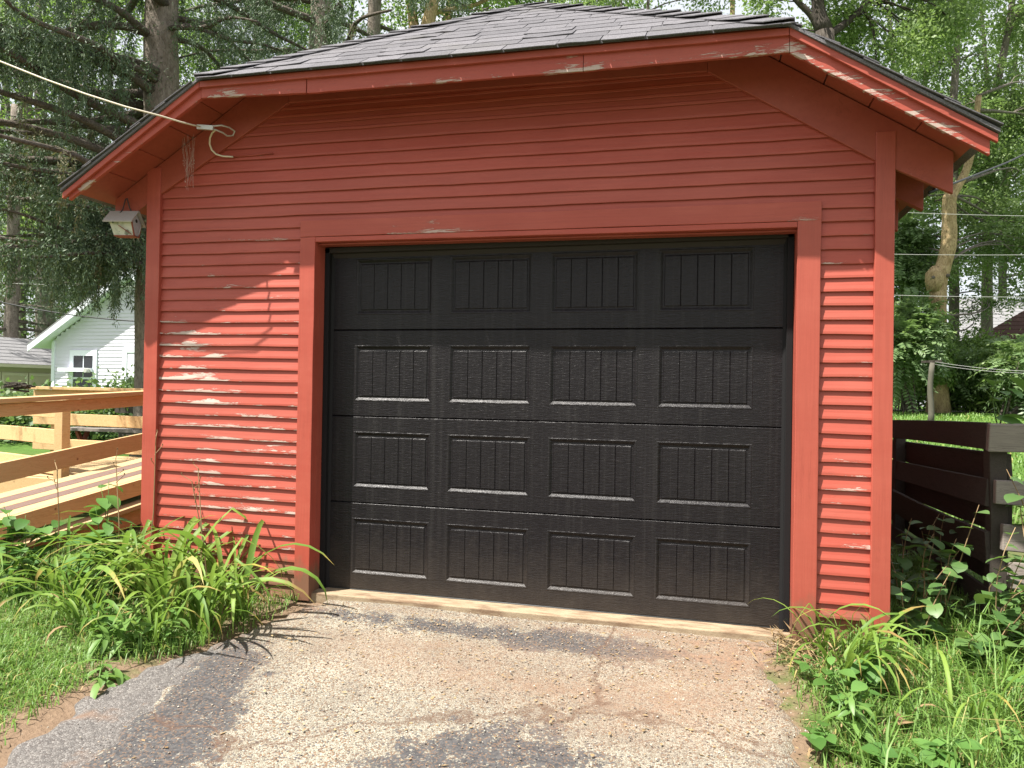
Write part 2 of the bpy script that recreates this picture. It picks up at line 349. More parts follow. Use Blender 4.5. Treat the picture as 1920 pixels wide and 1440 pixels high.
def mat_gravel():
    N = NT('broken_grey_asphalt_edge'); e = N.vor(N.oc, 110, 'DISTANCE_TO_EDGE')
    cell = N.n('ShaderNodeTexVoronoi'); N.l(N.oc, cell.inputs['Vector']); cell.inputs['Scale'].default_value = 110
    s = N.n('ShaderNodeSeparateColor'); N.l(cell.outputs['Color'], s.inputs[0])
    c = N.mix(s.outputs[0], (0.095, 0.09, 0.086), (0.21, 0.198, 0.185))
    c = N.mix(N.ramp(e, [(0.02, 0.85), (0.12, 0.0)]), c, (0.06, 0.05, 0.045))
    n = N.noise(N.oc, 6, 4); c = N.mix(N.ramp(n, [(0.55, 0.0), (0.72, 0.55)]), c, (0.20, 0.12, 0.075))
    N.set(c, 0.95, 0.15); N.bump(N.math('ADD', e, N.math('MULTIPLY', N.noise(N.oc, 30, 4), 0.5)), 0.6, 0.008); return N.mat
M['gravel'] = mat_gravel()
def mat_soil():
    N = NT('soil_and_turf'); X, Y, Z = N.sep()
    n = N.noise(N.oc, 1.6, 5); f = N.noise(N.oc, 45, 4, 0.65); g = N.noise(N.oc, 8, 4)
    soil = N.mix(f, (0.10, 0.066, 0.042), (0.24, 0.17, 0.115))
    turf = N.mix(f, (0.035, 0.075, 0.014), (0.085, 0.14, 0.035))
    edge = N.math('ADD', N.math('ABSOLUTE', N.math('ADD', X, 0.2)), N.math('MULTIPLY', N.math('SUBTRACT', g, 0.5), 0.9))
    edge = N.math('SUBTRACT', edge, N.math('MULTIPLY', N.math('ADD', Y, 1.0), -0.12))
    offm = N.n('ShaderNodeMapRange', i_0=edge); offm.inputs[1].default_value = 1.42; offm.inputs[2].default_value = 1.7
    far = N.ramp(N.math('MULTIPLY', Y, 0.05), [(0.22, 0.0), (0.30, 1.0)])
    tm = N.ramp(N.math('ADD', n, N.math('MULTIPLY', g, 0.4)), [(0.52, 0.0), (0.75, 0.75)])
    c = N.mix(N.math('MULTIPLY', N.math('ADD', N.math('MULTIPLY', tm, 0.4), 0.6), offm.outputs[0]), soil, turf)
    lawn = N.mix(N.ramp(N.noise(N.oc, 3.5, 5, 0.65), [(0.3, 0.0), (0.7, 1.0)]), (0.05, 0.105, 0.02), (0.10, 0.175, 0.038))
    lawn = N.mix(N.ramp(N.noise(N.map((60, 25, 60)), 1.0, 2), [(0.4, 0.0), (0.7, 0.55)]), lawn, (0.04, 0.09, 0.015))
    c = N.mix(far, c, lawn)
    N.set(c, 0.95, 0.1); N.bump(f, 0.7, 0.02); return N.mat
M['ground'] = mat_soil()
def mat_concrete():
    N = NT('concrete_sill'); n = N.noise(N.oc, 7, 6, 0.65); f = N.noise(N.oc, 160, 3)
    c = N.mix(n, (0.24, 0.18, 0.115), (0.37, 0.30, 0.205)); c = N.mix(N.ramp(f, [(0.3, 0.6), (0.5, 0.0)]), c, (0.22, 0.15, 0.09))
    c = N.mix(N.ramp(N.noise(N.map((3, 12, 12)), 1.5, 6, 0.7), [(0.45, 0.0), (0.62, 0.75)]), c, (0.13, 0.075, 0.045))
    N.set(c, 0.9, 0.2); N.bump(f, 0.5, 0.003); return N.mat
M['concrete'] = mat_concrete()
def mat_leaf(name, a, b, trans=0.4, rough=0.45, spec=0.4, dead=0.0, tip=False):
    N = NT(name)
    r = N.n('ShaderNodeNewGeometry').outputs['Random Per Island']
    oi = N.n('ShaderNodeObjectInfo').outputs['Random']
    rr = N.math('FRACT', N.math('ADD', r, oi))
    c = N.mix(rr, a, b)
    c = N.mix(N.ramp(N.noise(N.map((1, 1, 1)), 1.1, 3), [(0.35, 0.0), (0.7, 0.35)]), c, tuple(k*0.6 for k in a))
    if dead: c = N.mix(N.ramp(N.math('FRACT', N.math('MULTIPLY', rr, 7.31)), [(1-dead, 0.0), (1-dead+0.01, 1.0)]), c, (0.42, 0.36, 0.13))
    if tip:
        t_ = N.n('ShaderNodeAttribute', attribute_name='edge').outputs['Fac']
        start = N.math('ADD', 0.62, N.math('MULTIPLY', N.math('FRACT', N.math('MULTIPLY', rr, 13.7)), 0.5))
        k_ = N.math('MULTIPLY', N.math('SUBTRACT', N.math('ADD', t_, N.math('MULTIPLY', N.math('SUBTRACT', N.noise(N.map((40, 40, 40)), 1.0, 3), 0.5), 0.25)), start), 9.0, clamp=True)
        c = N.mix(k_, c, N.mix(N.math('FRACT', N.math('MULTIPLY', rr, 5.1)), (0.36, 0.31, 0.07), (0.27, 0.17, 0.07)))
        c = N.mix(N.ramp(N.noise(N.map((5, 5, 5)), 4.0, 4, 0.7), [(0.62, 0.0), (0.72, 0.5)]), c, (0.27, 0.27, 0.06))
    N.set(c, rough, spec)
    tr = N.n('ShaderNodeBsdfTranslucent'); tc = N.mix(0.35, c, (0.26, 0.42, 0.05)); N.l(tc, tr.inputs['Color'])
    mx = N.n('ShaderNodeMixShader'); mx.inputs[0].default_value = trans
    N.l(N.b.outputs[0], mx.inputs[1]); N.l(tr.outputs[0], mx.inputs[2]); N.l(mx.outputs[0], N.out.inputs['Surface'])
    return N.mat
M['lily'] = mat_leaf('daylily_leaf', (0.10, 0.20, 0.032), (0.24, 0.35, 0.068), 0.4, 0.5, 0.25, 0.05, True)
M['weed'] = mat_leaf('broad_weed_leaf', (0.065, 0.155, 0.032), (0.13, 0.26, 0.06), 0.35, 0.45)
M['weed_light'] = mat_leaf('light_weed_leaf', (0.11, 0.22, 0.05), (0.18, 0.31, 0.075), 0.4, 0.45)
M['vine'] = mat_leaf('vine_leaf', (0.06, 0.13, 0.035), (0.13, 0.22, 0.065), 0.3, 0.45)
M['grass'] = mat_leaf('lawn_grass', (0.11, 0.225, 0.04), (0.22, 0.35, 0.085), 0.4, 0.5, 0.4, 0.05)
M['dry'] = mat_leaf('dry_stalk', (0.22, 0.14, 0.07), (0.40, 0.29, 0.16), 0.15, 0.8, 0.2)
M['spruce'] = mat_leaf('spruce_needles', (0.050, 0.092, 0.048), (0.125, 0.18, 0.085), 0.06, 0.6)
M['spruce_dead'] = mat_leaf('spruce_dry_twigs', (0.085, 0.085, 0.045), (0.17, 0.15, 0.085), 0.15, 0.8)
M['crown_a'] = mat_leaf('maple_leaves', (0.09, 0.175, 0.04), (0.23, 0.33, 0.085), 0.45, 0.5)
M['crown_b'] = mat_leaf('locust_leaves', (0.125, 0.20, 0.065), (0.28, 0.37, 0.14), 0.45, 0.5)
M['crown_c'] = mat_leaf('dark_backdrop_leaves', (0.08, 0.145, 0.055), (0.18, 0.26, 0.10), 0.4, 0.55)
M['frond'] = mat_leaf('pinnate_leaves', (0.10, 0.17, 0.065), (0.22, 0.31, 0.14), 0.4, 0.42)
def mat_bark(name, a, b, sc=(14, 14, 3)):
    N = NT(name); n = N.noise(N.map(sc), 1.0, 6, 0.65, 0.6); e = N.noise(N.map((sc[0]*3, sc[1]*3, sc[2]*2.2), (3, 5, 1)), 1.0, 4, 0.7, 1.0)
    c = N.mix(N.ramp(n, [(0.3, 0.0), (0.7, 1.0)]), a, b); c = N.mix(N.ramp(e, [(0.36, 0.75), (0.5, 0.0)]), c, tuple(k*0.5 for k in a))
    N.set(c, 0.95, 0.1); N.bump(N.math('ADD', n, e), 0.9, 0.03); return N.mat
M['bark_spruce'] = mat_bark('spruce_bark', (0.15, 0.125, 0.10), (0.30, 0.26, 0.22), (9, 9, 5))
M['bark'] = mat_bark('grey_bark', (0.115, 0.10, 0.085), (0.24, 0.21, 0.18))
M['bark_dark'] = mat_bark('dark_bark', (0.05, 0.042, 0.036), (0.11, 0.095, 0.08))
M['bark_tan'] = mat_bark('tan_smooth_bark', (0.27, 0.19, 0.10), (0.50, 0.38, 0.22), (7, 7, 4))
M['twig'] = mat_bark('twig_bark', (0.10, 0.085, 0.07), (0.20, 0.17, 0.14), (20, 20, 20))
M['white'] = plain('white_house_paint', (0.66, 0.64, 0.73), 0.6, 0.3, 0, 0.04, 6)
M['white_trim'] = plain('white_trim', (0.74, 0.78, 0.83), 0.5)
M['beige'] = plain('beige_siding', (0.47, 0.44, 0.29), 0.7, 0.3, 0, 0.06, 3)
M['beige_trim'] = plain('beige_trim', (0.56, 0.53, 0.38), 0.7)
M['glass'] = plain('dark_window_glass', (0.02, 0.022, 0.025), 0.06, 0.6)
M['black'] = plain('black_metal', (0.02, 0.02, 0.02), 0.5)
M['wire'] = plain('grey_wire', (0.42, 0.42, 0.40), 0.5)
M['wire_dark'] = plain('black_cable', (0.02, 0.02, 0.022), 0.6)
M['cable'] = plain('cream_cable_jacket', (0.58, 0.51, 0.40), 0.6, 0.3, 0, 0.1, 40)
M['clamp'] = plain('galvanised_clamp', (0.50, 0.50, 0.46), 0.45, 0.5, 0.3, 0.2, 60)
M['path'] = plain('pale_path', (0.42, 0.42, 0.38), 0.95, 0.1, 0, 0.1, 4)
M['bird_roof'] = mat_wood('birdhouse_grey_wood', (0.42, 0.39, 0.36), (0.28, 0.26, 0.24), False, 0.8, grain=(30, 30, 60))
def mat_bird():
    N = NT('birdhouse_faded_paint'); n = N.noise(N.oc, 14, 3); n2 = N.noise(N.map((1, 1, 1), (5, 5, 5)), 22, 3)
    c = N.mix(N.ramp(n, [(0.45, 0.0), (0.6, 0.8)]), (0.50, 0.50, 0.42), (0.22, 0.27, 0.16)); c = N.mix(N.ramp(n2, [(0.62, 0.0), (0.66, 0.8)]), c, (0.10, 0.12, 0.09))
    N.set(c, 0.8); return N.mat
M['bird'] = mat_bird()
M['bird_red'] = plain('birdhouse_red_wood', (0.22, 0.06, 0.04), 0.8)
M['bird_face'] = plain('birdhouse_pale_face', (0.42, 0.43, 0.46), 0.8, 0.2, 0, 0.3, 30)
M['web'] = plain('cobweb_silk', (0.45, 0.38, 0.34), 0.7)

# ------------------------------------------------------------------ ground, drive, path
def smooth(a, b, x):
    t = np.clip((x-a)/(b-a), 0, 1); return t*t*(3-2*t)
def ground_h(x, y):
    x = np.asarray(x, float); y = np.asarray(y, float)
    h = -0.035+0.04*np.minimum(y+0.1, 0.0)
    h = np.maximum(h, -0.26)
    h = h+np.clip(y-5.0, 0, 17.5)*0.045
    h = h+0.10*smooth(1.6, 2.6, x)*smooth(-1.0, 0.4, y)*(1-smooth(3, 8, y))
    h = h+0.05*smooth(-1.8, -2.8, x)
    h = h+0.02*np.sin(x*3.1+y*1.3)*np.sin(y*2.3-x*.7)*smooth(1.2, 2.2, np.abs(x))
    inside = (np.abs(x+0.1) < 1.32) & (y < 0)
    return h
def sheet(name, xs, ys, mat, hf, kind='structure'):
    X, Y = np.meshgrid(xs, ys); Z = hf(X, Y); nx = len(xs)
    v = np.stack([X.ravel(), Y.ravel(), Z.ravel()], 1); i = np.arange(len(ys)-1)[:, None]*nx+np.arange(nx-1)[None, :]
    f = np.stack([i, i+1, i+nx+1, i+nx], -1).reshape(-1, 4)
    me = np_mesh(name, v, f, mat, True); o = link(name, me); tag(o, kind=kind); return o
def gh(x, y):
    d = smooth(-1.75, -1.5, x)*(1-smooth(1.22, 1.42, x))*(1-smooth(-0.15, 0.25, y))      # sunk under the drive
    return ground_h(x, y)-0.03*d
xs = np.concatenate([np.linspace(-300, -30, 8), np.linspace(-26, -6, 11), np.linspace(-5, 5, 101), np.linspace(6, 26, 11), np.linspace(30, 300, 8)])
ys = np.concatenate([np.linspace(-80, -8, 8), np.linspace(-6, 3, 91), np.linspace(3.5, 30, 54), np.linspace(36, 300, 10)])
ground = sheet('ground', xs, ys, M['ground'], gh)
# drive: outline follows the ragged edge in the photo
left_edge = [(-1.30, -0.16), (-1.37, -0.39), (-1.45, -0.74), (-1.42, -1.2), (-1.36, -1.43), (-1.29, -1.68), (-1.235, -1.93), (-1.21, -2.05), (-1.2, -2.6), (-1.3, -4.5), (-1.4, -7.5)]
right_edge = [(1.40, -0.16), (1.24, -0.38), (1.27, -0.70), (1.31, -0.94), (1.30, -1.16), (1.25, -1.36), (1.25, -2.0), (1.28, -2.6), (1.35, -4.5), (1.4, -7.5)]
def interp(e, y):
    a = np.array(e)[::-1]; return np.interp(y, a[:, 1], a[:, 0])
def drive_mesh():
    ys = np.concatenate([np.linspace(-7.5, -2.6, 20), np.linspace(-2.55, -0.12, 98)]); V = []; n = 60
    for y in ys:
        l = interp(left_edge, y)+0.018*math.sin(y*23)+0.012*math.sin(y*51+1); r = interp(right_edge, y)+0.02*math.sin(y*19+2)+0.012*math.sin(y*47)
        for k in range(n+1):
            t = k/n; x = l+(r-l)*t; z = float(ground_h(x*0+0.0, y))+0.004*math.sin(x*5+y*3)+0.003*math.sin(y*9-x*4)
            if k in (0, n): z -= 0.045
            V.append((x, y, z))
    i = np.arange(len(ys)-1)[:, None]*(n+1)+np.arange(n)[None, :]
    return np_mesh('driveway', V, np.stack([i, i+1, i+n+2, i+n+1], -1).reshape(-1, 4), M['drive'], True)
tag(link('driveway', drive_mesh()), kind='structure')
def gravel_mesh():
    outer = [(-1.36, -0.70), (-1.50, -1.0), (-1.62, -1.33), (-1.63, -1.59), (-1.60, -1.75), (-1.55, -1.94), (-1.52, -2.1), (-1.5, -2.8), (-1.6, -5)]
    ys = np.linspace(-4.9, -0.72, 90); V = []; n = 10
    for y in ys:
        a = interp(outer, y)+0.025*math.sin(y*17)+0.02*math.sin(y*37+1); b = interp(left_edge, y)+0.10
        for k in range(n+1):
            t = k/n; x = a+(b-a)*t
            z = float(ground_h(0.0, y))-0.010+(1-t)*0.012*math.sin(x*40+y*22)*math.sin(y*31)+0.012*math.sin(math.pi*t)*(1-t)
            if k == 0: z -= 0.035
            V.append((x, y, z))
    i = np.arange(len(ys)-1)[:, None]*(n+1)+np.arange(n)[None, :]
    return np_mesh('gravel_edge', V, np.stack([i, i+1, i+n+2, i+n+1], -1).reshape(-1, 4), M['gravel'], True)
tag(link('gravel_edge', gravel_mesh()), kind='structure')
ptx = np.linspace(3, 40, 60)
def path_mesh():
    V = [(x, y, float(ground_h(x, y))+0.02) for x in ptx for y in (22.3+0.04*(x-8), 23.4+0.04*(x-8))]
    return np_mesh('path', V, [(2*i, 2*i+2, 2*i+3, 2*i+1) for i in range(len(ptx)-1)], M['path'])
tag(link('path', path_mesh()), kind='structure')

# ------------------------------------------------------------------ the garage
G = empty('garage', (0, 0, 0), 0, 'old red clapboard garage with a black panelled door and grey shingle roof', 'garage')
def TZ(x): return -0.0075*(x+1.47)
def setattr_edge(me, vals):
    a = me.attributes.new('edge', 'FLOAT', 'POINT'); a.data.foreach_set('value', np.asarray(vals, np.float32))
# walls (hidden sides included so that the place stays closed)
wl = MB()
def poly_xz(mb, pts, y0, y1): mb.prism([(x, y0, z) for x, z in pts], (0, y1-y0, 0))
poly_xz(wl, [(-2.55, -0.1), (-1.42, -0.1), (-1.42, 2.62), (-2.55, 2.62)], -0.13, -0.04)
poly_xz(wl, [(1.42, -0.1), (1.80, -0.1), (1.80, 2.58), (1.42, 2.58)], -0.13, -0.04)
poly_xz(wl, [(-1.42, 2.17), (1.42, 2.17), (1.42, 2.80), (0.95, 3.08), (-1.42, 3.10)], -0.13, -0.04)
poly_xz(wl, [(-2.45, 2.621), (-1.4201, 2.621), (-1.4201, 3.10), (-1.62, 3.10)], -0.13, -0.04)
wall = wl.build('front_wall', M['red'], G)
def clapboard(x0, x1, z0, z1, mat, seed, sag=0.0, xl=None):
    """one bevelled board: thick butt edge at the bottom; xl = function giving the left end at a height"""
    r = random.Random(seed); n = max(3, int((x1-x0)/0.14)); V = []; E = []
    zs = lambda x: TZ(x)+r_off+0.0012*math.sin(x*7+seed)+0.0008*math.sin(x*19+seed*2)
    r_off = r.uniform(-0.0015, 0.0015); butt = 0.0165+r.uniform(-0.001, 0.0015); H = z1-z0
    fr = [(0.010, 0.003), (0.0, butt-0.0015), (0.0018, butt), (0.014, butt-0.001), (0.45*H, butt-0.0055), (H+0.008, 0.002)]
    ed = [1, 1, 1, 0.8, 0.15, 0]
    for i in range(n+1):
        x = x0+(x1-x0)*i/n
        w = r.uniform(-0.0007, 0.0007)
        for (dz, dy), e in zip(fr, ed):
            V.append((x, -0.1345-dy-w*0.6, z0+dz+zs(x)+(w if dz < 0.02 else 0))); E.append(e)
    k = len(fr); Fc = []
    for i in range(n):
        for j in range(k-1): Fc.append((i*k+j, (i+1)*k+j, (i+1)*k+j+1, i*k+j+1))
    Fc += [tuple(range(k))[::-1], tuple(range(n*k, n*k+k))]
    me = bpy.data.meshes.new('clapboard'); me.from_pydata(V, [], Fc); me.materials.append(mat); me.update(); setattr_edge(me, E)
    return link('clapboard', me, wall)
sd_ = 0
for k in range(0, 29):                                  # left of the door
    z = 1.997-0.0731*k; sd_ += 1
    clapboard(-2.482, -1.466, z, z+0.0731, M['red_peel'] if k >= 5 else M['red_board'], sd_)
for k in range(0, 27):                                  # right of the door
    z = 1.982+0.024-0.0718*k; sd_ += 1
    clapboard(1.479, 1.737, z, z+0.0718, M['red_board'], sd_)
for z in (2.070, 2.143):
    for a, b in ((-2.482, -1.466), (1.479, 1.737)):
        sd_ += 1; clapboard(a, b, z+(0.005 if a > 0 else 0), z+0.075, M['red_board'], sd_)
ups = [2.216, 2.289, 2.362, 2.434, 2.506, 2.579, 2.652, 2.724, 2.797, 2.848, 2.897, 2.945]
for i, z in enumerate(ups):
    z1 = ups[i+1] if i+1 < len(ups) else z+0.05
    xl = max(-2.482, -2.478+(z-2.50)/0.565); xr = min(1.737, 1.72-(z-2.45)/0.642)
    sd_ += 1; clapboard(xl, xr, z, z1, M['red'], sd_)
def board(name, pts, y0, y1, mat, bevel=0.003, edge=None):
    """flat board in the wall plane: polygon of (x, z), front at y0, back at y1; long boards are cut so their edges can wander"""
    mb = MB(); mb.prism([(x, y0, z) for x, z in pts], (0, y1-y0, 0)); o = mb.build(name, mat, G, bevel=bevel)
    return o
def trim(name, x0, x1, z0, z1, y0, y1, mat, along='x', seed=0):
    """long board with slightly wandering arrises"""
    r = random.Random(seed+int(abs(x0)*100)); n = 14; V = []; E = []
    for i in range(n+1):
        t = i/n; j = [r.uniform(-0.0012, 0.0012) for _ in range(4)]
        if along == 'x':
            x = x0+(x1-x0)*t; c = TZ(x)
            V += [(x, y0+j[0], z0+c+j[1]), (x, y0+j[2], z1+c+j[3]), (x, y1, z1+c), (x, y1, z0+c)]
        else:
            z = z0+(z1-z0)*t; c = TZ((x0+x1)/2)
            V += [(x1+j[1], y0+j[0], z+c), (x0+j[3], y0+j[2], z+c), (x0, y1, z+c), (x1, y1, z+c)]
        E += [1, 0.1, 0, 0.5]
    Fc = [(i*4+k, i*4+4+k, i*4+4+(k+1) % 4, i*4+(k+1) % 4) for i in range(n) for k in range(4)]
    Fc = [f if along == 'x' else f for f in Fc]+[(0, 1, 2, 3), (4*n+3, 4*n+2, 4*n+1, 4*n)]
    me = bpy.data.meshes.new(name); me.from_pydata(V, [], Fc); me.materials.append(mat); me.update(); setattr_edge(me, E)
    return link(name, me, G, bevel=0.003)
trim('corner_board', -2.580, -2.478, -0.12, 2.63, -0.172, -0.12, M['red_v'], 'z', 1)
trim('corner_board', 1.733, 1.823, -0.08, 2.585, -0.172, -0.12, M['red_v'], 'z', 2)
trim('door_casing', -1.470, -1.369, -0.05, 2.151, -0.167, -0.10, M['red_v'], 'z', 3)
trim('door_casing', 1.371, 1.484, 0.0, 2.164, -0.167, -0.10, M['red_v'], 'z', 4)
trim('door_header', -1.470, 1.485, 2.152, 2.252, -0.1695, -0.10, M['red_board'], 'x', 5)
trim('door_header_strip', -1.368, 1.370, 2.120, 2.1505, -0.166, -0.10, M['red'], 'x', 6)
trim('door_jamb', -1.395, -1.3705, -0.06, 2.13, -0.0995, 0.04, M['red_v'], 'z', 7)
trim('door_jamb', 1.3725, 1.397, -0.06, 2.14, -0.0995, 0.04, M['red_v'], 'z', 8)
trim('head_jamb', -1.370, 1.372, 2.122, 2.148, -0.0995, 0.04, M['red_soffit'], 'x', 9)
trim('drip_cap', -1.372, 1.374, 2.108, 2.1195, -0.125, -0.06, M['red_soffit'], 'x', 11)
# rake friezes and the level frieze under the clipped eave
board('frieze_board', [(-2.83, 2.262), (-2.478, 2.468), (-1.57, 2.981), (-1.57, 3.212), (-1.588, 3.212), (-2.83, 2.45)], -0.166, -0.14, M['red_soffit'])
board('frieze_board', [(2.08, 2.235), (2.08, 2.44), (0.93, 3.178), (0.915, 3.178), (0.915, 2.941), (1.72, 2.425)], -0.166, -0.14, M['red_soffit'])
board('frieze_board', [(-1.5695, 2.982), (0.9145, 2.943), (0.9145, 3.17), (-1.5695, 3.20)], -0.1655, -0.14, M['red_soffit'])

# roof planes
RX, RY, RZ = -0.33, 0.98, 4.03                     # apex where the hips meet the ridge
SL, SR = 0.614, 0.641
YE = -0.50                                          # front roof edge
def zl(x): return RZ+SL*(x-RX)
def zr(x): return RZ-SR*(x-RX)
CL = (-1.955, YE, zl(-1.955)); CR = (1.285, YE, zr(1.285)); AP = (RX, RY, RZ)
XL, XR = -2.925, 2.165
YB = 6.2
def hip_y(x): # y of the hip at x
    return YE+(RY-YE)*((x-CL[0])/(RX-CL[0]) if x < RX else (CR[0]-x)/(CR[0]-RX))
NRM_F = np.cross(np.array(CR)-np.array(CL), np.array(AP)-np.array(CL)); NRM_F /= np.linalg.norm(NRM_F)
deck = MB()
dn = np.array((0, 0, -0.016))
deck.prism([CL, CR, AP], dn)
deck.prism([(XL, YE, zl(XL)), CL, AP, (RX, YB, RZ), (XL, YB, zl(XL))], dn)
deck.prism([CR, (XR, YE, zr(XR)), (XR, YB, zr(XR)), (RX, YB, RZ), AP], dn)
roof = deck.build('roof', M['shingle'], G)
# sheathing boards seen from below
def sheath(x0, x1, zf, name='soffit_board'):
    a = [(x0, max(YE+0.035, hip_y(x0)+0.0), zf(x0)-0.0175), (x1, max(YE+0.035, hip_y(x1)), zf(x1)-0.0175), (x1, YB-0.05, zf(x1)-0.0175), (x0, YB-0.05, zf(x0)-0.0175)]
    if x0 > RX: pass
    MB().prism(a, (0, 0, -0.021)).build(name, M['red_soffit'], G, bevel=0.0015)
w = 0.212
x = XL+0.045
while x < RX-0.25: sheath(x, x+w-0.005-random.uniform(0, .003), zl); x += w
x = XR-0.045
while x > RX+0.25: sheath(x-w+0.005+random.uniform(0, .003), x, zr); x -= w
PF = lambda x, y: CL[2]+(CR[2]-CL[2])*(x-CL[0])/(CR[0]-CL[0])+(y-YE)*(-NRM_F[1]/NRM_F[2]) if False else (CL[2]-(NRM_F[0]*(x-CL[0])+NRM_F[1]*(y-YE))/NRM_F[2])
y = YE+0.035
while y < RY-0.3:
    y1 = y+0.16; f = lambda yy: ((yy-YE)/(RY-YE))
    xa0, xb0 = CL[0]+f(y)*(RX-CL[0])+.02, CR[0]+f(y)*(RX-CR[0])-.02; xa1, xb1 = CL[0]+f(y1)*(RX-CL[0])+.02, CR[0]+f(y1)*(RX-CR[0])-.02
    MB().prism([(xa0, y, PF(xa0, y)-0.0175), (xb0, y, PF(xb0, y)-0.0175), (xb1, y1, PF(xb1, y1)-0.0175), (xa1, y1, PF(xa1, y1)-0.0175)], (0, 0, -0.021)).build('soffit_board', M['red_soffit'], G, bevel=0.0015)
    y += 0.165
# rafter tails at both eaves
for side, x0, x1, zf in ((1, 1.80, 2.065, zr), (-1, -2.55, -2.82, zl)):
    for yy in (0.27, 0.80, 1.33, 1.86, 2.39, 2.92, 3.45, 3.98, 4.5):
        MB().prism([(x0, yy, zf(x0)-0.0395), (x1, yy, zf(x1)-0.0395), (x1, yy, zf(x1)-0.235), (x0, yy, zf(x0)-0.255)], (0, 0.045, 0)).build('rafter_tail', M['red_soffit'], G, bevel=0.002)
# fascia: main boards (bottom, top, front), drip strips above them
def rake(name, p, q, h, y0, y1, mat, n=16, wob=0.0015, seed=0):
    """board between two bottom points (x, z) in the plane y0, height h, with wandering edges"""
    r = random.Random(seed); V = []; E = []
    for i in range(n+1):
        t = i/n; x = p[0]+(q[0]-p[0])*t; z = p[1]+(q[1]-p[1])*t; a, b = r.uniform(-wob, wob), r.uniform(-wob, wob)
        yy = y0+a*0.6
        V += [(x, yy, z+a), (x, yy, z+h+b), (x, y1, z+h+b), (x, y1, z+a)]; E += [1.0, 0.0, 0.0, 0.6]
    Fc = [(i*4+k, i*4+4+k, i*4+4+(k+1) % 4, i*4+(k+1) % 4) for i in range(n) for k in range(4)]+[(0, 1, 2, 3), (4*n+3, 4*n+2, 4*n+1, 4*n)]
    me = bpy.data.meshes.new(name); me.from_pydata(V, [], Fc); me.materials.append(mat); me.update(); setattr_edge(me, E)
    return link(name, me, G, bevel=0.002)
fy0, fy1 = -0.468, -0.445
fb = [(-1.956, 2.925), (-1.27, 2.897), (-0.1, 2.876), (0.8, 2.870), (1.288, 2.872)]
rake('fascia_board', fb[0], (-1.271, 2.897), 0.098, fy0, fy1, M['red_fascia'], seed=1)
rake('fascia_board', (-1.267, 2.895), (0.3, 2.873), 0.100, fy0+0.002, fy1, M['red_fascia'], 24, seed=2)
rake('fascia_board', (0.303, 2.873), (1.2885, 2.870), 0.102, fy0, fy1, M['red_fascia'], seed=3)
rake('fascia_board', (-2.892, 2.372), (-1.958, 2.922), 0.104, fy0, fy1, M['red_fascia'], seed=4)
rake('fascia_board', (1.2905, 2.867), (2.135, 2.325), 0.104, fy0, fy1, M['red_rake'], seed=5)
rake('drip_board', (CL[0], CL[2]-0.053), (CR[0], CR[2]-0.053), 0.036, YE+0.012, fy0+0.001, M['red'], seed=6)
rake('drip_board', (XL+0.004, zl(XL)-0.058), (CL[0]-0.002, CL[2]-0.053), 0.037, YE+0.012, fy0+0.001, M['red'], seed=7)
rake('drip_board', (CR[0]+0.002, CR[2]-0.053), (XR-0.004, zr(XR)-0.058), 0.037, YE+0.012, fy0+0.001, M['red'], seed=8)
# shingles, one by one, on the hip that faces the camera
NF = NRM_F if NRM_F[2] > 0 else -NRM_F
def on_front(s, u):  # s 0 eave .. 1 apex, u 0..1 along the row between the hips
    a = np.array(CL)+(np.array(AP)-np.array(CL))*s; b = np.array(CR)+(np.array(AP)-np.array(CR))*s
    return a+(b-a)*u
rows = 13
L0 = CR[0]-CL[0]
for r_ in range(rows):
    s0 = -0.018+r_/rows*1.0; s1 = min(s0+1.55/rows, 0.995); wid = L0*(1-max(s0, 0))
    xx = -random.uniform(0.05, 0.25); sway = random.uniform(-.004, .004)
    while xx < wid-0.02:
        ww = random.choice((0.22, 0.25, 0.28, 0.31)); a = max(0, xx)/wid; b = min(wid, xx+ww-0.006)/wid
        if (b-a)*wid > 0.03:
            lift = 0.0015+random.random()**5*0.005; j0, j1, jm = (random.uniform(-.004, .004) for _ in range(3))
            P = []
            for k in range(4):
                u = a+(b-a)*k/3
                # keep the joints running up the slope
                p0 = on_front(max(s0, -0.018)+(j0+(j1-j0)*k/3+(jm if k in (1, 2) else 0))*0.6+sway, u)
                up_ = np.array((0, RY-YE, (RZ-CL[2]))); up_ = up_/np.linalg.norm(up_)*((s1-s0)*1.8)
                p1 = p0+up_
                # clip to the hips
                for side, (c_, sg) in enumerate((((CL), 1), ((CR), -1))):
                    t = (p1[1]-YE)/(RY-YE); xh = c_[0]+(RX-c_[0])*t
                    if (p1[0]-xh)*sg < 0: p1[0] = xh
                lf = lift*(1+0.5*math.sin(k*2.1+xx*9))
                P.append((p0+NF*(0.004+lf), p1+NF*(0.004), p0+NF*(lf-0.001), p1+NF*0.001))
            V = [q for c in P for q in c]; Fc = []
            for k in range(3):
                i = k*4; j = i+4
                Fc += [(i, j, j+1, i+1), (i+2, i+3, j+3, j+2), (i, i+2, j+2, j)]
            Fc += [(0, 1, 3, 2), (12, 14, 15, 13)]
            me = bpy.data.meshes.new('shingle'); me.from_pydata([tuple(q) for q in V], [], Fc); me.materials.append(M['shingle']); me.update()
            link('shingle', me, roof)
        xx += ww
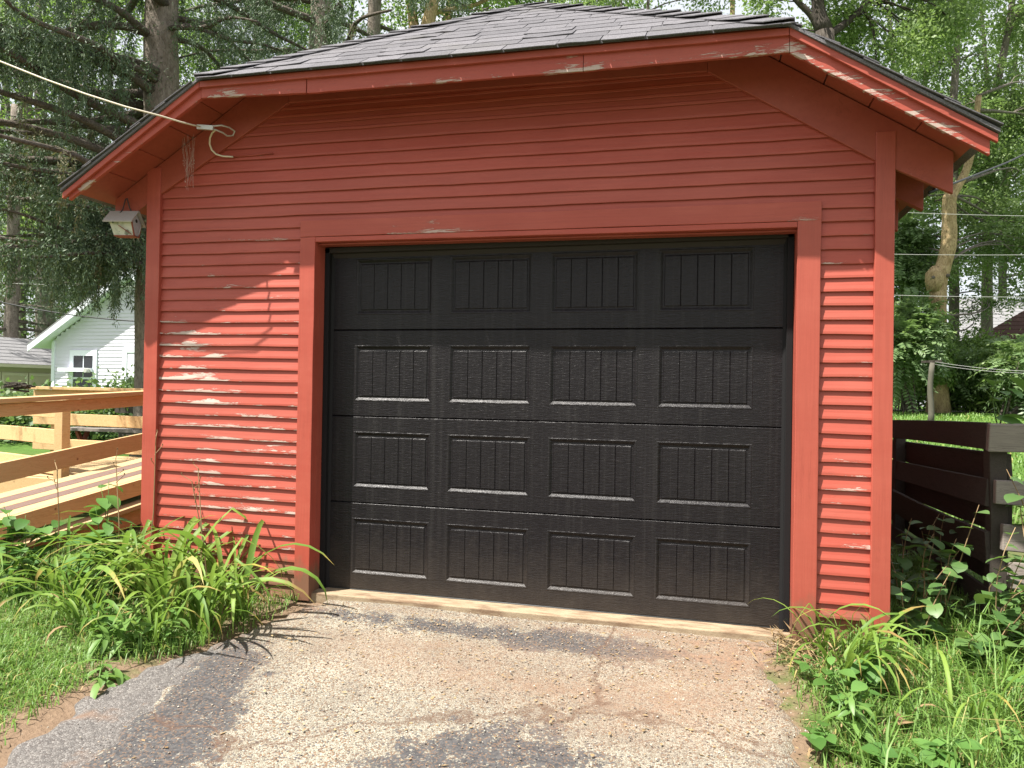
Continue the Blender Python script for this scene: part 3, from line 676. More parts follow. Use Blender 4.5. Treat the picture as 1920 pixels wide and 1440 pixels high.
# caps along the two hips, and a course of shingle edges on the side slopes
for c_, sg in ((CL, 1), (CR, -1)):
    n = 15; A = np.array(c_); B = np.array(AP); d = B-A
    side_n = np.cross(d, (0, 1.0, 0)); side_n = side_n/np.linalg.norm(side_n); side_n = side_n if side_n[2] > 0 else -side_n
    for k in range(n):
        p = A+d*(k/n)-d/np.linalg.norm(d)*0.03; q = A+d*min(1.0, (k+1.35)/n)
        wf = np.array((sg*0.14, 0, 0)); wf = wf-NF*np.dot(wf, NF)
        ws = np.array((-sg*0.02, 0.13, 0)); pz = (zl if sg > 0 else zr)
        def drop(v): return np.array((v[0], v[1], pz(v[0])))
        lf = random.uniform(0.012, 0.024)
        V = [p+NF*(lf+0.004)+wf, p+np.array((0, 0, lf+0.012)), drop(p+ws)+np.array((0, 0, lf)), q+NF*0.006+wf*0.98, q+np.array((0, 0, 0.012)), drop(q+ws)+np.array((0, 0, 0.006))]
        V += [v-np.array((0, 0, 0.005)) for v in V]
        Fc = [(0, 1, 4, 3), (1, 2, 5, 4), (0, 6, 7, 1), (1, 7, 8, 2), (0, 3, 9, 6), (2, 8, 11, 5), (6, 9, 10, 7), (7, 10, 11, 8)]
        me = bpy.data.meshes.new('hip_cap'); me.from_pydata([tuple(v) for v in V], [], Fc); me.materials.append(M['shingle']); me.update(); link('hip_cap', me, roof)
es = MB()
for zf, xa, xb in ((zl, XL-0.008, RX), (zr, XR+0.008, RX)):
    n = 15
    for k in range(n):
        x0 = xa+(xb-xa)*k/n; x1 = xa+(xb-xa)*min(1, (k+1.4)/n)
        a0 = max(YE-0.012, hip_y(x0)+0.02); a1 = max(YE-0.012, hip_y(x1)+0.02); l = 0.016+random.random()*0.008
        es.prism([(x0, a0, zf(x0)+l), (x1, a1, zf(x1)+0.006), (x1, YB+0.02, zf(x1)+0.006), (x0, YB+0.02, zf(x0)+l)], (0, 0, -0.006))
o = es.build('shingle_courses', M['shingle'], roof); o['kind'] = 'stuff'
# side and back walls
sw = MB()
sw.box(-2.56, -2.50, -0.039, 5.9, -0.12, 2.60); sw.box(1.745, 1.805, -0.039, 5.9, -0.08, 2.58)
sw.prism([(-2.5, 5.84, -0.1), (1.745, 5.84, -0.1), (1.745, 5.84, 2.6), (RX, 5.84, 3.9), (-2.5, 5.84, 2.6)], (0, 0.06, 0))
for k in range(36):
    z = -0.1+k*0.0735
    sw.prism([(1.807, -0.118, z), (1.820, -0.118, z), (1.809, -0.118, z+0.08)], (0, 6.0, 0))
    sw.prism([(-2.562, -0.118, z), (-2.562, -0.118, z+0.08), (-2.576, -0.118, z)], (0, 6.0, 0))
o = sw.build('side_wall', M['red'], G); o['kind'] = 'stuff'
MB().box(-1.40, 1.40, -0.135, 0.25, -0.2, -0.006).build('door_sill', M['concrete'], G, bevel=0.006)

# ------------------------------------------------------------------ the sectional door
D = MB().box(-1.36, 1.36, 0.046, 0.05, 0.0, 2.14).build('garage_door', M['door'], G)
PW, PG, HS = 0.505, 0.110, 0.5333; ZB, ZT = 0.0925, 0.438
for r_ in range(4):
    z0 = r_*HS+0.0012; z1 = (r_+1)*HS-0.0012
    xs_ = [-1.37]; 
    for c_ in range(4):
        xc = (c_-1.5)*(PW+PG); xs_ += [xc-PW/2, xc+PW/2]
    xs_.append(1.37); zs_ = [z0+0.003, r_*HS+ZB, r_*HS+ZT, z1-0.006]
    V = [(x_, 0.0, z_) for z_ in zs_ for x_ in xs_]; nx = len(xs_); Fc = []
    for j in range(3):
        for i in range(nx-1):
            if j == 1 and i % 2 == 1: continue
            Fc.append((j*nx+i, j*nx+i+1, (j+1)*nx+i+1, (j+1)*nx+i))
    b = len(V); V += [(-1.37, 0.007, z0), (1.37, 0.007, z0), (-1.37, 0.007, z1), (1.37, 0.007, z1), (-1.37, 0.044, z0), (1.37, 0.044, z0), (-1.37, 0.044, z1), (1.37, 0.044, z1)]
    Fc += [(b, b+1)+tuple(range(nx-1, -1, -1)), tuple(range(3*nx, 4*nx))+(b+3, b+2), (b+4, b+5, b+1, b), (b+2, b+3, b+7, b+6), (b+5, b+4, b+6, b+7)]
    me = bpy.data.meshes.new('door_section'); me.from_pydata(V, [], Fc); me.materials.append(M['door']); me.update(); link('door_section', me, D)
def panel_mesh():
    """pressed panel: sloping rim, flat groove, raised field of five planks"""
    V = []; Fc = []
    w2, h = PW/2, ZT-ZB
    def ring(dx, y): return [(-w2+dx, y, dx), (w2-dx, y, dx), (w2-dx, y, h-dx), (-w2+dx, y, h-dx)]
    steps = [(0.0, 0.0), (0.004, -0.0015), (0.009, 0.0), (0.022, 0.0095), (0.029, 0.0095)]
    for dx, y in steps: V += ring(dx, y)
    for i in range(len(steps)-1):
        for k in range(4): Fc.append((i*4+k, i*4+(k+1) % 4, i*4+4+(k+1) % 4, i*4+4+k))
    x0 = -w2+0.029; pw = (PW-0.058)/5; zb, zt = 0.029, h-0.029; g = 0.0035
    for k in range(5):
        a, c = x0+k*pw, x0+(k+1)*pw; n = len(V)
        V += [(a, 0.0095, zb), (c, 0.0095, zb), (c, 0.0095, zt), (a, 0.0095, zt), (a+g, 0.006, zb+0.005), (c-g, 0.006, zb+0.005), (c-g, 0.006, zt-0.008), (a+g, 0.006, zt-0.008)]
        Fc += [(n+4, n+5, n+6, n+7)]+[(n+i, n+(i+1) % 4, n+4+(i+1) % 4, n+4+i) for i in range(4)]
    me = bpy.data.meshes.new('door_panel'); me.from_pydata(V, [], Fc); me.materials.append(M['door']); me.update(); return me
pm = panel_mesh()
for r_ in range(4):
    for c_ in range(4):
        o = link('door_panel', pm, D); o.location = ((c_-1.5)*(PW+PG), 0, r_*HS+ZB)
MB().tube([(-1.34, 0.012, -0.008), (1.34, 0.012, -0.008)], 0.014, 10).build('bottom_seal', M['rubber'], D, True)
for sx in (-1, 1):
    mb = MB().box(*sorted((sx*1.370, sx*1.338)), -0.042, -0.004, -0.012, 2.105); mb.prism([(sx*1.338, -0.012, -0.012), (sx*1.322, 0.0, -0.012), (sx*1.324, 0.003, -0.012), (sx*1.340, -0.006, -0.012)], (0, 0, 2.11))
    mb.build('door_stop', M['stop'], G, bevel=0.002)
mb = MB().box(-1.369, 1.371, -0.042, -0.004, 2.075, 2.107); mb.prism([(-1.337, -0.012, 2.074), (-1.337, -0.001, 2.046), (-1.337, 0.002, 2.048), (-1.337, -0.006, 2.074)], (2.674, 0, 0)); mb.build('door_stop', M['stop_brown'], G, bevel=0.002)

# ------------------------------------------------------------------ wires and small things on the garage
def sagline(p, q, sag, n=14):
    p, q = np.array(p, float), np.array(q, float)
    return [p+(q-p)*i/n-np.array((0, 0, sag*4*(i/n)*(1-i/n))) for i in range(n+1)]
SC = empty('service_cable', (-2.0, -0.4, 2.75), 0, 'cream service cable sloping from the left to a clamp under the left eave', 'cable')
def child_mb(mb, name, mat, parent, smooth=True):
    o = mb.build(name, mat, parent, smooth); o.matrix_parent_inverse = Matrix.Translation(parent.location).inverted() if parent.rotation_euler.z == 0 else parent.matrix_world.inverted(); return o
c_end = on_y(376, 237, -0.36)
child_mb(MB().tube([at(-300, -8, 4.55), at(-150, 53, 4.45), at(0, 115, 4.35), at(80, 147, 4.3), at(160, 176, 4.25), at(235, 200, 4.22), on_y(300, 217, -0.565), on_y(340, 229, -0.48), on_y(376, 238, -0.38)], 0.0052, 8), 'cable_run', M['cable'], SC)
cl_a, cl_b = on_y(370, 238, -0.355), on_y(400, 240, -0.335)
child_mb(MB().beam(cl_a, cl_b, 0.016, 0.026), 'clamp', M['clamp'], SC, False)
hook = [on_y(395, 237, -0.33), on_y(415, 235, -0.30), on_y(430, 239, -0.24), on_y(440, 246, -0.19), on_y(437, 254, -0.19), on_y(426, 255, -0.22), on_y(418, 249, -0.26), on_y(406, 244, -0.30), on_y(396, 242, -0.33)]
child_mb(MB().tube(hook, 0.005, 8), 'hook', M['clamp'], SC)
drop = [on_y(404, 244, -0.30), on_y(398, 249, -0.27), on_y(394, 258, -0.24), on_y(393, 270, -0.215), on_y(397, 281, -0.20), on_y(405, 289, -0.185), on_y(418, 293, -0.175), on_y(437, 294, -0.168)]
child_mb(MB().tube(drop, 0.0055, 8), 'drop_loop', M['cable'], SC)
child_mb(MB().tube([on_y(437, 294, -0.160), on_y(470, 291.5, -0.157), on_y(512, 287, -0.157)], 0.004, 6), 'wall_wire', M['red'], SC)

# cobweb strands under the left eave
mb = MB(); r = random.Random(4)
for k in range(16):
    a = on_y(352+r.uniform(-12, 14), 255+r.uniform(-6, 30), -0.22); b = on_y(356+r.uniform(-10, 8), 305+r.uniform(0, 55), -0.20)
    mid = (a+b)/2+np.array((r.uniform(-.03, .03), 0, r.uniform(-.03, .01))); mb.tube([a, mid, b], 0.0006, 3, cap=False)
for k in range(26):
    a = on_y(352+r.uniform(-10, 12), 265+r.uniform(0, 85), -0.21); mb.tube([a, a+np.array((0.003, 0, -0.004))], 0.0016, 4)
tag(mb.build('cobweb', M['web']), 'dusty cobweb strands hanging beside the cable loop under the left eave', 'cobweb')

# birdhouse hanging from the left eave
bh_c = on_x(236, 418, -2.72); BH = empty('birdhouse', tuple(bh_c), 0, 'small faded birdhouse with a peaked roof hanging under the left eave', 'birdhouse')
BH.rotation_euler = (0, 0, math.radians(12))
def bh(mb, name, mat): return mb.build(name, mat, BH)
L2, Wd = 0.075, 0.062
bh(MB().prism([(-L2, -Wd, -0.0), (-L2+0.015, -0.03, -0.085), (L2-0.002, -0.03, -0.085), (L2, -Wd, 0.0)], (0, 0.006, 0)), 'side_panel', M['bird'])
bh(MB().prism([(-L2, Wd-.006, -0.0), (-L2+0.015, 0.024, -0.085), (L2-0.002, 0.024, -0.085), (L2, Wd-.006, 0.0)], (0, 0.006, 0)), 'side_panel', M['bird'])
bh(MB().prism([(L2-0.012, -Wd+.007, 0.0), (L2-0.012, -0.03, -0.082), (L2-0.012, 0.03, -0.082), (L2-0.012, Wd-.007, 0.0), (L2-0.012, 0, 0.058)], (0.006, 0, 0)), 'end_panel', M['bird_face'])
bh(MB().prism([(-L2+.004, -Wd+.007, 0.0), (-L2+.016, -0.03, -0.082), (-L2+.016, 0.03, -0.082), (-L2+.004, Wd-.007, 0.0), (-L2+.004, 0, 0.058)], (0.006, 0, 0)), 'end_panel', M['bird'])
bh(MB().prism([(-L2+.016, -0.034, -0.092), (L2, -0.034, -0.092), (L2, 0.034, -0.092), (-L2+.016, 0.034, -0.092)], (0, 0, 0.006)), 'floor_panel', M['bird_red'])
for sg in (-1, 1):
    bh(MB().prism([(-L2-0.028, sg*0.002, 0.070), (L2+0.012, sg*0.002, 0.070), (L2+0.012, sg*(Wd+0.022), -0.012), (-L2-0.028, sg*(Wd+0.022), -0.012)], (0, sg*0.003, 0.007)), 'roof_panel', M['bird_roof'])
    bh(MB().beam((L2-0.003, sg*(Wd-0.004), -0.004), (L2-0.003, sg*0.026, -0.088), 0.006, 0.008, (1, 0, 0)), 'edge_strip', M['bird_red'])
bh(MB().beam((-0.01, -Wd-.001, -0.03), (0.06, -0.036, -0.080), 0.004, 0.008, (0, 1, 0)), 'perch_strip', M['bird_red'])
bh(MB().tube([(L2-0.005, 0.0, 0.012), (L2-0.004, 0, 0.012)], 0.012, 12), 'entry_hole', M['black'])
bh(MB().tube([(-0.035, -Wd-.026, -0.018), (-0.035, -0.03, 0.04), (-0.02, -0.005, 0.085), (-0.005, 0.0, 0.155), (0.005, 0.0, 0.16), (0.02, 0.004, 0.10), (0.03, 0.02, 0.07), (0.03, Wd+.02, -0.006)], 0.0035, 6), 'hanging_strap', M['black'])

# ------------------------------------------------------------------ wooden ramp left of the garage
RP = empty('wooden_ramp', (-4.2, 1.0, 0.0), 0, 'new pine wheelchair ramp with handrails beside the left garage wall', 'ramp')
def rp(mb, name, mat, bevel=0.004): 
    o = mb.build(name, mat, RP, bevel=bevel); o.matrix_parent_inverse = Matrix.Translation((-4.2, 1.0, 0.0)).inverted(); return o
xr = -3.83; slope = 0.1005
def zd(y): return 0.285+slope*(y+0.08)
ya, yb = -2.2, 2.2
cols = ['lumber_pale', 'deck_dark', 'lumber_pale', 'deck_dark', 'lumber_pale']  # lengthwise stripes: dark brown boards alternate with pale ones
wd = [0.14, 0.13, 0.13, 0.15, 0.16]; xx = xr
for c_, w_ in zip(cols, wd):
    rp(MB().prism([(xx, ya, zd(ya)), (xx-w_+0.006, ya, zd(ya)), (xx-w_+0.006, yb, zd(yb)), (xx, yb, zd(yb))], (0, 0, -0.036)), 'deck_board', M[c_]); xx -= w_
rp(MB().plank((xr+0.021, ya, zd(ya)-0.07), (xr+0.021, yb, zd(yb)-0.07), 0.038, 0.135), 'stringer', M['lumber'])
rp(MB().beam((xr+0.075, ya, zd(ya)-0.215), (xr+0.075, yb, zd(yb)-0.195), 0.14, 0.036), 'lower_board', M['lumber_pale'])
rp(MB().plank((xr+0.06, ya, zd(ya)-0.31), (xr+0.06, yb, zd(yb)-0.30), 0.038, 0.14), 'skirt_board', M['lumber'])
# near handrail: two face boards with a flat cap, carried by posts
rp(MB().plank((xr, ya, 0.605+slope*(ya+.08)), (xr, yb, 0.605+slope*(yb+.08)), 0.038, 0.14), 'lower_rail', M['lumber'])
rp(MB().plank((xr, ya, 1.047+0.04*(ya+.08)), (xr, yb, 1.047+0.04*(yb+.08)), 0.038, 0.092), 'upper_rail', M['lumber'])
rp(MB().beam((xr-0.02, ya, 1.11+0.04*(ya+.08)), (xr-0.02, yb, 1.11+0.04*(yb+.08)), 0.14, 0.034), 'rail_cap', M['lumber'])
for y in (-2.1, 1.95):
    rp(MB().box(xr-0.109, xr-0.021, y, y+0.089, 0.0, 1.05+0.04*y), 'post', M['lumber'])
# landing beyond it, its rails and corner post
px_, py_ = -4.72, 1.28
rp(MB().box(px_-.045, px_+.045, py_-.045, py_+.045, 0.0, 1.085), 'post', M['lumber'])
for k in range(9):
    y0 = 1.36+k*0.2; rp(MB().box(-6.6, -4.66, y0, y0+0.19, 0.335, 0.371), 'deck_board', M['lumber_pale'])
rp(MB().plank((-6.6, 1.33, 0.27), (-4.66, 1.33, 0.27), 0.038, 0.18), 'rim_board', M['lumber'])
le = np.array((-6.5, 1.95, 0))
def lr(z, h, nm='landing_rail', off=0.0): rp(MB().plank((px_-.05, py_+.07+off, z), (le[0], le[1]+off, z-0.02), 0.038, h), nm, M['lumber'])
lr(0.985, 0.14); lr(0.735, 0.14); lr(0.46, 0.14)
rp(MB().beam((px_+.05, py_+.07, 1.075), (le[0], le[1], 1.06), 0.14, 0.036), 'rail_cap', M['lumber'])
rp(MB().box(px_-.42, px_-.34, py_+.32, py_+.40, 0.0, 0.98), 'post', M['lumber'])
for z, h in ((1.075, 0.14), (0.785, 0.14), (0.475, 0.14)):
    rp(MB().plank((-7.2, 3.25, z), (-3.2, 3.05, z), 0.038, h), 'back_rail', M['lumber'])
rp(MB().beam((-7.2, 3.23, 1.17), (-3.2, 3.03, 1.165), 0.14, 0.036), 'rail_cap', M['lumber'])
for x in (-6.9, -3.4): rp(MB().box(x-.045, x+.045, 3.25, 3.34, 0.0, 1.15), 'post', M['lumber'])

# bits behind the ramp: picnic bench, old plank fence
PB = empty('garden_bench', (-7.6, 5.0, 0), 0, 'low dark weathered bench behind the wooden ramp', 'bench')
def pb(mb, n, m_): o = mb.build(n, m_, PB); return o
pb(MB().box(-0.85, 0.85, -0.16, 0.16, 0.52, 0.56), 'seat', M['fence_grey'])
for x in (-.6, .6): pb(MB().beam((x, -.13, 0), (x, .1, .52), .05, .05, (1, 0, 0)), 'leg', M['bird_red']); pb(MB().beam((x, .13, 0), (x, -.1, .52), .05, .05, (1, 0, 0)), 'leg', M['bird_red'])
OF = empty('old_plank_fence', (-6.0, 6.6, 0), 0, 'dark old horizontal plank fence behind the wooden ramp', 'fence')
for k, z in enumerate((0.25, 0.5, 0.75, 0.98)):
    OF_b = MB().beam((-3.2, 0.2-0.05*k, z+0.05), (3.2, -0.1, z), 0.03, 0.17).build('board', M['fence_old'], OF, bevel=0.004)
for x in (-2.6, -0.5, 1.6): MB().box(x-.05, x+.05, 0.12, 0.22, 0, 1.12).build('post', M['fence_old'], OF)
# firewood stack top showing above the rail
r = random.Random(9)
FWD = empty('bark_pile', tuple(at(32, 716, 8.4)-np.array((0, 0, 0.12))), 0, 'small pile of split bark on the far ramp rail', 'bark pile')
for k in range(7):
    a = np.array((r.uniform(-.16, .06), r.uniform(-.04, .04), 0.03+0.022*k*0.6)); MB().beam(a, a+np.array((r.uniform(.16, .3), r.uniform(-.05, .05), r.uniform(-.02, .03))), 0.07, 0.018).build('bark_piece', M['bark_dark'], FWD)

# ------------------------------------------------------------------ white house and beige shed on the left
def face_frame(name, p, q, label, cat):
    """Empty at p; local x runs towards q, local y away from the viewer"""
    p = np.array(p); q = np.array(q); d = q-p; a = math.atan2(d[1], d[0])
    return empty(name, (p[0], p[1], p[2]), a, label, cat)
tH = 24.0
hp = at(97, 716, tH); hq = at(262, 716, tH-1.2); hz = float(ground_h(hp[0], hp[1]))
Hs = face_frame('white_house', (hp[0], hp[1], hz), (hq[0], hq[1], hz), 'white clapboard house with a steep gable and a dark window behind the ramp', 'house')
def lx(px): # pixel -> local x on the gable face
    d0 = ray(px, 700); ex = np.array((math.cos(Hs.rotation_euler.z), math.sin(Hs.rotation_euler.z))); A = np.array([[d0[0], -ex[0]], [d0[1], -ex[1]]])
    t, s = np.linalg.solve(A, np.array((hp[0]-CAM[0], hp[1]-CAM[1]))); return s, t
def lz(px, py): s, t = lx(px); return CAM[2]+ray(px, py)[2]*t-hz
eave = (lx(97)[0], lz(97, 655)); Wd_ = 2*(lx(250)[0]-lx(97)[0]) ; xm = lx(256)[0]; zp = lz(256, 518)
def hb(mb, n, m_, par=Hs, bevel=0.0): return mb.build(n, m_, par, bevel=bevel)
zs_w = lz(97, 640)
sl = (zp-zs_w)/(xm-0.0)
hw = hb(MB().prism([(0, 0.02, 0), (2*xm, 0.02, 0), (2*xm, 0.02, zs_w), (xm, 0.02, zp), (0, 0.02, zs_w)], (0, 7, 0)), 'wall', M['white'])
z = 0.1; k = 0
while z < zp-0.15:
    x0 = 0.06 if z < zs_w else (z-zs_w)/sl+0.06; x1 = min(2*xm-x0, 4.6)
    if x1 > x0+.1:
        segs = [(x0, x1)]
        mbk = MB(); mbk.prism([(x0, 0.018, z), (x0, -0.012, z), (x0, 0.008, z+0.118)], (x1-x0, 0, 0)); hb(mbk, 'clapboard', M['white'], hw)
    z += 0.115
ov = 0.45
for sg in (0, 1):
    f_ = (lambda x_: x_) if sg == 0 else (lambda x_: 2*xm-x_)
    e0 = (-0.55, zs_w-0.55*sl)
    rf = hb(MB().prism([(f_(e0[0]), -ov, e0[1]+0.16), (f_(xm), -ov, zp+0.16), (f_(xm), 7.3, zp+0.16), (f_(e0[0]), 7.3, e0[1]+0.16)], (0, 0, 0.05)), 'roof', M['roof_grey'])
    hb(MB().prism([(f_(e0[0]), -ov+.003, e0[1]-0.04), (f_(xm), -ov+.003, zp-0.04), (f_(xm), -ov+.003, zp+0.158), (f_(e0[0]), -ov+.003, e0[1]+0.158)], (0, 0.03, 0)), 'barge_board', M['white_trim'], rf)
    hb(MB().prism([(f_(e0[0]), -ov+.04, e0[1]+0.08), (f_(xm), -ov+.04, zp+0.08), (f_(xm), 0.6, zp+0.08), (f_(e0[0]), 0.6, e0[1]+0.08)], (0, 0, 0.03)), 'soffit', M['white_trim'], rf)
hb(MB().box(-0.005, 0.13, -0.03, 0.015, 0, zs_w), 'corner_board', M['white_trim'])
# window with casing, sashes, awning bar
wx0, wx1 = lx(139)[0], lx(176)[0]; wz1 = lz(158, 667); wz0 = wz1-1.45
wf = hb(MB(), 'window', M['white_trim']) if False else None
mbw = MB(); c_ = 0.15
mbw.box(wx0-c_, wx0, -0.05, 0.02, wz0-0.1, wz1+c_+.03).box(wx1, wx1+c_, -0.05, 0.02, wz0-0.1, wz1+c_+.03).box(wx0, wx1, -0.05, 0.02, wz1, wz1+c_+.03).box(wx0-c_-.03, wx1+c_+.03, -0.09, 0.02, wz0-0.16, wz0-0.1)
win = hb(mbw, 'window', M['white_trim'])
hb(MB().box(wx0, wx1, -0.024, -0.016, wz0-.1, wz1), 'pane', M['glass'], win)
zm = (wz0+wz1)/2
hb(MB().box(wx0, wx1, -0.04, -0.0245, zm-0.03, zm+0.03).box((wx0+wx1)/2-.012, (wx0+wx1)/2+.012, -0.034, -0.0245, zm+.0305, wz1), 'muntin', M['white_trim'], win)
za = lz(158, 692)
hb(MB().box(wx0-0.32, wx1+0.02, -0.34, -0.055, za-0.09, za+0.03), 'flower_shelf', M['white_trim'], win)
hb(MB().tube([(wx1+.03, -0.36, za-.05), (wx1+.03, -0.2, za-.05)], 0.07, 12), 'lamp', M['clamp'], win)
dx0, dx1 = lx(239)[0], lx(239)[0]+0.85; dz1 = lz(245, 661)
md = MB(); md.box(dx0-.16, dx0, -0.05, 0.02, 0, dz1+.16).box(dx1, dx1+.16, -0.05, 0.02, 0, dz1+.16).box(dx0, dx1, -0.05, 0.02, dz1, dz1+.16)
dr = hb(md, 'door', M['white_trim']); hb(MB().box(dx0, dx1, -0.028, 0.01, 0, dz1), 'door_leaf', M['white'], dr); hb(MB().box(dx0+.15, dx1-.15, -0.035, -0.0285, 0.25, dz1-.45), 'door_panel', M['white_trim'], dr)

tS = 26.5
sp = at(-60, 716, tS-3.0); sq = at(112, 716, tS+0.3); sz = float(ground_h(sp[0], sp[1]))
Sh = face_frame('beige_shed', (sp[0], sp[1], sz), (sq[0], sq[1], sz), 'beige garden shed with a grey shingled roof left of the white house', 'shed')
sl_ = float(np.linalg.norm((sq-sp)[:2])); ze = CAM[2]+ray(60, 682)[2]*tS-sz; zr_ = CAM[2]+ray(60, 641)[2]*(tS+1.4)-sz
def sb(mb, n, m_, par=Sh): return mb.build(n, m_, par)
shw = sb(MB().prism([(0, 0, 0), (0, 2.8, 0), (0, 2.8, ze), (0, 1.4, zr_-.08), (0, 0, ze)], (sl_, 0, 0)), 'wall', M['beige'])
srf = sb(MB().prism([(-.2, -.25, ze-.12), (-.2, 1.4, zr_), (-.2, 3.05, ze-.12), (-.2, 3.05, ze-.06), (-.2, 1.4, zr_+.06), (-.2, -.25, ze-.06)], (sl_+.4, 0, 0)), 'roof', M['roof_grey'])
rs = random.Random(2)
for k in range(8):
    y0 = -.26+k*0.205; z0 = ze-.06+(y0+.25)*(zr_-ze+.12)/1.65; xx = -0.22+rs.uniform(0, .2)
    while xx < sl_+0.15:
        w_ = rs.uniform(.3, .6); y1 = y0+.215; z1 = ze-.06+(y1+.25)*(zr_-ze+.12)/1.65
        sb(MB().prism([(xx, y0, z0+.022), (xx+w_-.01, y0, z0+.022), (xx+w_-.01, y1, z1+.006), (xx, y1, z1+.006)], (0, 0, -.02)), 'shingle', M['roof_grey'], srf); xx += w_
sb(MB().box(-.2, sl_+.2, -.275, -.25, ze-.17, ze-.06), 'fascia', M['beige_trim'])
for k in range(4):
    x0 = 0.1+k*1.02; dd = MB().box(x0, x0+.98, -.03, -.001, .08, ze-.35)
    dd = sb(dd, 'door', M['beige']); 
    sb(MB().box(x0, x0+.09, -.045, -.031, .08, ze-.35).box(x0+.89, x0+.98, -.045, -.031, .08, ze-.35).box(x0+.09, x0+.89, -.045, -.031, ze-.45, ze-.35).box(x0+.09, x0+.89, -.045, -.031, ze-.85, ze-.77), 'door_frame', M['beige_trim'], dd)
    sb(MB().box(x0+(.02 if k % 2 else .6), x0+(.38 if k % 2 else .96), -.06, -.046, ze-.78, ze-.745), 'hinge', M['black'], dd)

# ------------------------------------------------------------------ right side: fence, clothesline, houses behind
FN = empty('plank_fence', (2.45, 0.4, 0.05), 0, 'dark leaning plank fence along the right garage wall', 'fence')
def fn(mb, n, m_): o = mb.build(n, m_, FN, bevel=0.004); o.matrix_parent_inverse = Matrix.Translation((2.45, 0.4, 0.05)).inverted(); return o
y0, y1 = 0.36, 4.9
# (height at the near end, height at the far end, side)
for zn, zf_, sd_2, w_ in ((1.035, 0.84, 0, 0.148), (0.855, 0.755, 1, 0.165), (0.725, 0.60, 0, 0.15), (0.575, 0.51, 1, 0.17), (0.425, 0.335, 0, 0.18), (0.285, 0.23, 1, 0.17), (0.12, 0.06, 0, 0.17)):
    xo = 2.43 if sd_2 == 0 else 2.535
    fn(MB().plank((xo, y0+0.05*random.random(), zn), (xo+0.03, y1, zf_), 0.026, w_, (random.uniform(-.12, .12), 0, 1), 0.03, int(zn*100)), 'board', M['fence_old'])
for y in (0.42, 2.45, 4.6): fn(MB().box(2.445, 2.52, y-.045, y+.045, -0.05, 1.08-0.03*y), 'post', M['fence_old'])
FR = empty('board_fence', (2.6, 0.3, 0.05), 0, 'sunlit grey board fence with vines at the right edge', 'fence')
def fr(mb, n, m_): o = mb.build(n, m_, FR, bevel=0.006); o.matrix_parent_inverse = Matrix.Translation((2.6, 0.3, 0.05)).inverted(); return o
for k, (z, dz, w_) in enumerate(((1.03, -.01, .15), (0.74, -.06, .13), (0.50, -.08, .14), (0.30, -.05, .14))):
    fr(MB().plank((2.40+0.035*k, 0.31, z), (4.8, 0.42, z+dz), 0.04, w_, (0, .08*(k-1), 1), 0.025, k+70), 'board', M['fence_grey'])
for x in (2.46, 4.4): fr(MB().plank((x, 0.385, -.05), (x+.02, 0.40, 1.0), 0.085, 0.085, (0, 1, 0), .03, int(x*10)), 'post', M['fence_old'])

CP = empty('clothesline_post', (0, 0, 0), 0, 'pale wooden clothesline post with a short crossbar on the lawn', 'post')
cp = at(1745, 760, 19.0); cz = float(ground_h(cp[0], cp[1])); CP.location = (cp[0], cp[1], cz); ch = CAM[2]+ray(1745, 680)[2]*19-cz
r = random.Random(5)
MB().tube([(0.02*math.sin(i*1.3), 0, ch*i/6-.05*(i == 0)) for i in range(7)], [0.08, .075, .07, .07, .065, .065, .065], 10).build('shaft', M['post_wood'], CP, True)
MB().beam((-0.22, 0, ch+.02), (0.24, 0.02, ch+.045), 0.09, 0.06).build('crossbar', M['bark_dark'], CP)
for k, (py0, py1) in enumerate(((678, 699), (683, 703))):
    a = at(1752, py0, 19); b = at(1960, py1-2, 15); mbl = MB().tube(sagline(a, b, 0.05), 0.0038, 5)
    tag(mbl.build('clothesline', M['wire'], None, True), 'thin clothesline running right from the post, %s of the two' % ('upper' if k == 0 else 'lower'), 'clothesline', 'clotheslines from the post')
for k, (a, b, lab) in enumerate((((1600, 394, 20), (2000, 406, 19), 'pale utility wire crossing the tan trunk, highest of the pale wires'), ((1600, 475, 20), (2000, 477, 19), 'pale utility wire just above the knob of the tan trunk'), ((1600, 551, 20), (2000, 557, 19), 'thin utility wire in front of the ivy on the tan trunk'), ((-60, 528, 21), (330, 538, 21), 'pale utility wire above the white house roof'))):
    tag(MB().tube(sagline(at(*a), at(*b), 0.03), 0.0055, 5).build('utility_wire', M['wire'], None, True), lab, 'wire')
tag(MB().tube(sagline(at(-80, 546, 15), at(330, 605, 15), 0.15), 0.013, 5).build('black_wire', M['wire_dark'], None, True), 'black wire crossing in front of the white house gable', 'wire')
tag(MB().tube(sagline(at(-60, 195, 9.5), at(200, 310, 9.5), 0.1), 0.006, 5).build('black_wire', M['wire_dark'], None, True), 'thin black wire among the spruce branches left of the eave', 'wire')
rc = [on_x(1742, 361, 2.05), at(1790, 343, 5.4), at(1850, 320, 6.0), at(1890, 304, 7.0), at(2000, 250, 9.5)]
tag(MB().tube(rc, 0.008, 6).build('black_cable', M['wire_dark'], None, True), 'black cable from the right eave rising towards the right edge', 'cable')

